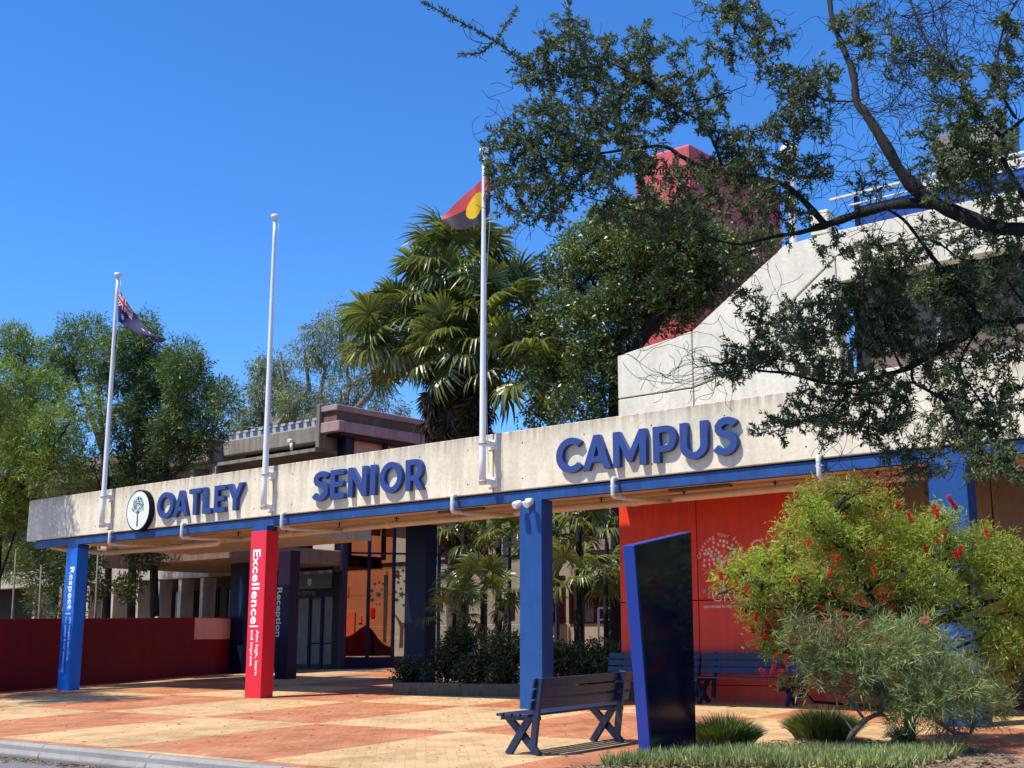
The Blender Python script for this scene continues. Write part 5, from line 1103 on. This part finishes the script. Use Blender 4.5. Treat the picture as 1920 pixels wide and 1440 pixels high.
# ------------------------------------------------------------------ overhanging foreground tree
TD = 7.0
def dep(x, y): return TD + .55 * math.sin(x * .0047 + 1) + .45 * math.sin(y * .006 + x * .002) + (1920 - x) * .0006
BR_ = {
 'A': [(2140, 470, 30), (2030, 440, 28), (1920, 430, 26), (1870, 427, 27), (1800, 402, 30), (1740, 372, 28), (1695, 330, 23), (1662, 275, 19), (1625, 215, 17), (1606, 190, 15), (1600, 140, 13), (1577, 80, 11), (1561, 40, 10), (1552, -20, 9), (1530, -90, 7)],
 'B': [(1750, 382, 22), (1690, 382, 19), (1620, 398, 18), (1560, 418, 16), (1540, 424, 15), (1500, 436, 9), (1450, 444, 7), (1390, 458, 5), (1340, 450, 4)],
 'C': [(1548, 422, 13), (1512, 382, 11), (1472, 347, 11), (1440, 338, 10), (1390, 328, 10), (1330, 318, 9), (1275, 292, 8), (1250, 276, 7), (1200, 276, 6), (1130, 287, 5), (1065, 292, 4), (1000, 300, 3)],
 'D': [(1356, 322, 6), (1345, 285, 6), (1327, 247, 5), (1308, 225, 5), (1260, 195, 5), (1220, 160, 5), (1170, 130, 4), (1120, 105, 3)],
 'E': [(2140, 590, 18), (2020, 602, 16), (1920, 600, 14), (1862, 606, 15), (1838, 614, 14), (1800, 637, 13), (1750, 664, 12), (1700, 691, 11), (1650, 706, 10), (1590, 719, 8), (1540, 716, 7), (1480, 700, 6), (1425, 695, 5), (1385, 682, 4), (1340, 684, 3), (1300, 690, 2)],
 'F': [(1848, 608, 8), (1805, 552, 8), (1762, 500, 8), (1722, 446, 7), (1692, 410, 6), (1650, 385, 3)],
 'G': [(1960, 440, 14), (1915, 360, 11), (1882, 300, 10), (1876, 256, 10), (1850, 230, 8), (1820, 182, 7), (1782, 126, 7), (1747, 90, 6), (1722, 42, 5), (1700, -20, 4)],
 'H': [(1877, 256, 7), (1905, 235, 7), (1940, 205, 6)],
 'I': [(1905, 222, 5), (1868, 150, 5), (1880, 60, 4), (1912, -10, 4)],
 'J': [(1760, 735, 7), (1790, 780, 10), (1815, 830, 9), (1850, 850, 6), (1900, 870, 5), (1950, 890, 4)],
 'J2': [(1710, 690, 6), (1712, 715, 6), (1740, 732, 6), (1765, 745, 8)],
 'K': [(1590, 719, 5), (1582, 748, 5), (1548, 775, 4), (1500, 790, 3), (1450, 800, 2)],
 'L': [(1950, 600, 7), (1915, 562, 6), (1862, 494, 5), (1805, 487, 4), (1760, 456, 4), (1722, 446, 4)],
 'M': [(1690, 690, 5), (1672, 650, 5), (1660, 610, 4), (1650, 560, 3)],
 'N': [(1630, 720, 4), (1630, 760, 4), (1628, 810, 3), (1630, 830, 2)],
 'O': [(1040, 240, 3), (1010, 150, 3), (960, 100, 3), (900, 60, 3), (850, 35, 2), (795, 4, 2)],
 'P': [(930, 75, 2), (900, 100, 2), (862, 100, 2)], 'P2': [(930, 75, 2), (950, 45, 2), (970, 15, 2)],
 'Q': [(1200, 276, 4), (1120, 230, 4), (1080, 160, 3), (1065, 60, 3), (1068, 0, 2)],
 'R': [(1130, 287, 3), (1080, 340, 3), (1030, 380, 3), (1000, 420, 2)],
 'S': [(1065, 292, 3), (1000, 262, 3), (950, 280, 2), (905, 270, 2)],
 'T': [(1605, 190, 4), (1540, 185, 4), (1500, 150, 4), (1450, 120, 3), (1400, 60, 3), (1370, 20, 2)],
 'U': [(1260, 195, 3), (1330, 185, 3), (1400, 160, 2)], 'V': [(1740, 372, 4), (1800, 330, 4), (1830, 280, 4)],
 'X': [(1690, 30, 3), (1750, 22, 3), (1790, -5, 3)], 'Y': [(1838, 614, 6), (1800, 680, 4), (1830, 740, 4), (1870, 790, 3)],
 'Z': [(1815, 830, 4), (1740, 860, 3), (1660, 845, 2)], 'ZA': [(1340, 450, 3), (1280, 420, 3), (1180, 390, 3), (1100, 370, 2)],
}
twig_nodes = []; fgt = thing('overhanging_tree', 'dark branching small leafed tree overhanging the view from the right', 'tree', tuple(PD(2160, 1215, TD)))
basep = PD(2160, 1215, TD); tz = gz(basep[1]); 
q = MB(); q.tube([(basep[0], basep[1], tz - .1), (basep[0] + .03, basep[1], .5), (basep[0], basep[1] + .03, 1.6), tuple(PD(2145, 610, dep(2140, 590))), tuple(PD(2140, 480, dep(2140, 470))), tuple(PD(2150, 300, TD)), tuple(PD(2120, 60, TD + .3))], [.16, .13, .12, .11, .09, .06, .03], 12, cap=False); q.build('trunk', M['bark_d'], fgt)
def smooth(pts, k_=3):
    out = []
    for i in range((len(pts) - 1) * k_ + 1): out.append(tuple(cr(pts, i / ((len(pts) - 1) * k_))))
    return out
for nm, pts in BR_.items():
    P3 = []; rad = []
    for (x, y, w) in smooth(pts):
        D_ = dep(x, y); p_ = PD(x, y, D_); P3.append(p_); rad.append(max(.0035, w * .5 * ((p_ - CC) @ fw) / FPX) * (1 + .13 * math.sin(x * .21 + y * .13) + .07 * math.sin(x * .7))); twig_nodes.append((x, y, D_, max(w, 1.6)))
    q = MB(); q.tube(P3, rad, 8 if rad[0] > .01 else 5, cap=False); q.build('branch', M['bark_d'], fgt)
rg = np.random.default_rng(123)
LE = [(1060, 90, 50, 60, 30), (1010, 130, 45, 40, 18), (1100, 200, 110, 80, 70), (1150, 110, 80, 50, 30), (1020, 255, 80, 50, 30), (960, 300, 55, 60, 26), (1000, 370, 60, 50, 26), (1080, 350, 90, 60, 40), (1140, 290, 100, 50, 46), (1200, 200, 80, 70, 40), (1270, 180, 70, 50, 22), (1320, 200, 50, 60, 18),
      (1240, 90, 60, 40, 12), (1400, 50, 50, 50, 14), (1360, 20, 40, 30, 12), (1340, 100, 40, 25, 8), (1440, 80, 40, 60, 14), (1500, 160, 60, 50, 22), (1520, 190, 50, 60, 20), (1490, 240, 50, 40, 14), (1430, 290, 80, 50, 26), (1500, 320, 60, 40, 18), (1380, 270, 60, 40, 16), (1290, 340, 100, 40, 26), (1380, 370, 90, 40, 26), (1280, 410, 90, 40, 26), (1170, 390, 60, 40, 16),
      (1630, 50, 70, 50, 16), (1700, 110, 80, 50, 14), (1820, 150, 80, 60, 20), (1885, 100, 40, 90, 16), (1800, 210, 50, 40, 12), (1850, 250, 60, 50, 16), (1755, 240, 35, 25, 8), (1820, 320, 80, 60, 36), (1880, 350, 50, 60, 22), (1770, 290, 50, 30, 14), (1760, 330, 40, 30, 10),
      (1640, 560, 110, 60, 56), (1700, 510, 90, 50, 40), (1750, 575, 100, 50, 50), (1600, 620, 110, 45, 46), (1800, 540, 70, 60, 34), (1865, 490, 60, 60, 20), (1885, 560, 50, 50, 18), (1500, 620, 80, 50, 28), (1450, 590, 50, 25, 10), (1420, 660, 50, 25, 14), (1370, 690, 50, 20, 14), (1400, 560, 35, 20, 5), (1480, 675, 90, 35, 28), (1560, 755, 90, 35, 28), (1500, 775, 50, 30, 12), (1450, 800, 35, 20, 8), (1650, 730, 70, 35, 24),
      (1620, 790, 70, 30, 16), (1690, 790, 60, 45, 16), (1780, 720, 50, 35, 16), (1850, 670, 50, 30, 10), (1800, 800, 70, 45, 26), (1860, 820, 55, 45, 22), (1885, 750, 40, 45, 14), (1850, 870, 50, 30, 16), (1700, 850, 60, 15, 10), (1560, 690, 60, 25, 12), (1580, 470, 60, 20, 6), (1460, 400, 60, 40, 14), (1700, 640, 80, 40, 24), (1660, 490, 60, 40, 16), (1560, 560, 40, 40, 14), (1740, 650, 90, 40, 20), (1880, 650, 40, 50, 12), (1830, 760, 70, 50, 18), (1890, 430, 40, 50, 12), (1790, 440, 70, 35, 14), (1620, 340, 40, 30, 6), (1730, 880, 60, 20, 8), (1880, 880, 40, 30, 10), (1340, 310, 60, 40, 14), (1420, 350, 50, 40, 10), (1560, 800, 60, 30, 8)]
TP, TDr, TL_, LVB = [], [], [], []; tw = MB(); nodes = [list(a) for a in twig_nodes]
def add_twig(x0, y0, D0, x1, y1, D1, w0, bend, leafy, dens=1.0):
    n = 7; dx, dy = x1 - x0, y1 - y0; l = math.hypot(dx, dy) + 1e-6; nx, ny = -dy / l, dx / l; P3 = []
    ks = rg.normal() * .05 * l
    for i in range(n):
        f_ = i / (n - 1); o_ = bend * l * math.sin(math.pi * f_) + ks * math.sin(2 * math.pi * f_); P3.append(PD(x0 + dx * f_ + nx * o_, y0 + dy * f_ + ny * o_, D0 + (D1 - D0) * f_))
    r0 = w0 * .5 * TD / FPX; tw.tube(P3, [max(.0016, r0 * (1 - .75 * i / (n - 1))) for i in range(n)], 4, cap=False)
    if leafy:
        A_ = np.array(P3); seg = np.diff(A_, axis=0); sl = np.linalg.norm(seg, axis=1); tot = sl.sum(); m_ = int(tot * 190 * dens * leafy) + 4
        f_ = rg.uniform(.12, 1.03, m_); cum = np.concatenate([[0], np.cumsum(sl)]) / tot; idx = np.clip(np.searchsorted(cum, f_) - 1, 0, n - 2); loc = (f_ - cum[idx]) / (cum[idx + 1] - cum[idx]); p_ = A_[idx] + seg[idx] * loc[:, None]; dd_ = unit(seg[idx])
        TP.append(p_ + rg.normal(size=(m_, 3)) * .006); TDr.append(unit(dd_ * .75 + unit(rg.normal(size=(m_, 3))) * .85)); TL_.append(np.full(m_, 1.0)); LVB.append(rg.uniform(0, .3) + rg.uniform(0, .6, m_) + .1 * f_)
targets = []
for cx_, cy_, rx, ry_, n in LE:
    for _ in range(int(n * (1.14 if cy_ < 440 else 1.22))):
        a = rg.uniform(0, 6.283); r_ = rg.uniform(0, 1) ** .55; targets.append((cx_ + rx * r_ * math.cos(a), cy_ + ry_ * r_ * math.sin(a)))
arr = np.array(nodes)
targets = [(min(np.hypot(arr[:, 0] - x, arr[:, 1] - y)), x, y) for x, y in targets]; targets.sort()
for dist, x, y in targets:
    arr = np.array(nodes); dd_ = np.hypot(arr[:, 0] - x, arr[:, 1] - y); j = dd_.argmin(); nx_, ny_, nD, nw = nodes[j]
    if dd_[j] < 4: continue
    D1 = nD + rg.normal() * (.05 + dd_[j] * .0022); w0 = min(nw * .75, 3.2)
    if dd_[j] > 60: w0 = max(w0, 3)
    add_twig(nx_, ny_, nD, x, y, D1, w0, rg.normal() * .13, 1.0)
    for f_ in (.5, 1.0): nodes.append([nx_ + (x - nx_) * f_, ny_ + (y - ny_) * f_, nD + (D1 - nD) * f_, max(1.1, w0 * (1 - .5 * f_))])
    for _ in range(2):                                # short leafy side shoots around the tip
        a = rg.uniform(0, 6.283); l = rg.uniform(14, 34); add_twig(x, y, D1, x + l * math.cos(a), y + l * math.sin(a), D1 + rg.normal() * .07, 1.2, rg.normal() * .15, 1.25)
# explicit leafy sprays at the upper left
for k_ in ('O', 'P', 'P2', 'Q', 'S', 'R'):
    pts = smooth(BR_[k_], 2)
    for a_, b_ in zip(pts[:-1], pts[1:]): add_twig(a_[0], a_[1], dep(a_[0], a_[1]), b_[0], b_[1], dep(b_[0], b_[1]), 1.8, .02, 1.5)
# bare curly twigs
bare = [(1600, 1780, -10, 210, 150), (1540, 1720, 180, 400, 60), (1190, 1340, 650, 740, 22), (1340, 1480, 520, 620, 12), (1500, 1740, 760, 860, 34), (1380, 1460, 430, 520, 10), (1720, 1920, 0, 200, 80), (1300, 1500, 0, 160, 22), (1560, 1700, 840, 930, 12), (880, 1100, 40, 420, 30), (1600, 1760, 400, 480, 20), (1400, 1560, 200, 400, 26), (1650, 1900, 640, 900, 34)]
arr = np.array(nodes)
for x0, x1, y0, y1, n in bare:
    for _ in range(n):
        x, y = rg.uniform(x0, x1), rg.uniform(y0, y1); dd_ = np.hypot(arr[:, 0] - x, arr[:, 1] - y); c_ = np.argsort(dd_)[:40]; j = c_[rg.integers(len(c_))]; nx_, ny_, nD, nw = arr[j]
        if dd_[j] < 25: 
            a = rg.uniform(0, 6.28); x = nx_ + 60 * math.cos(a); y = ny_ + 60 * math.sin(a)
        D1 = nD + rg.normal() * .15; b_ = rg.normal() * .15; add_twig(nx_, ny_, nD, x, y, D1, min(2.3, nw), b_, 0)
        for _2 in range(2):
            a = rg.uniform(0, 6.28); l = rg.uniform(20, 55); add_twig(x, y, D1, x + l * math.cos(a), y + l * math.sin(a), D1 + rg.normal() * .05, 1.2, rg.normal() * .2, 0)
o = tw.build('twigs', M['bark_d'], fgt, kind='stuff')
TP = np.concatenate(TP); TDr = np.concatenate(TDr); LVB = np.concatenate(LVB); n = len(TP)
print('yE', yA, yE)
leaves('crown', TP, TDr, rg.uniform(.020, .042, n), rg.uniform(.008, .013, n), M['lf_front'], fgt, rg, var=LVB, fold=.3)
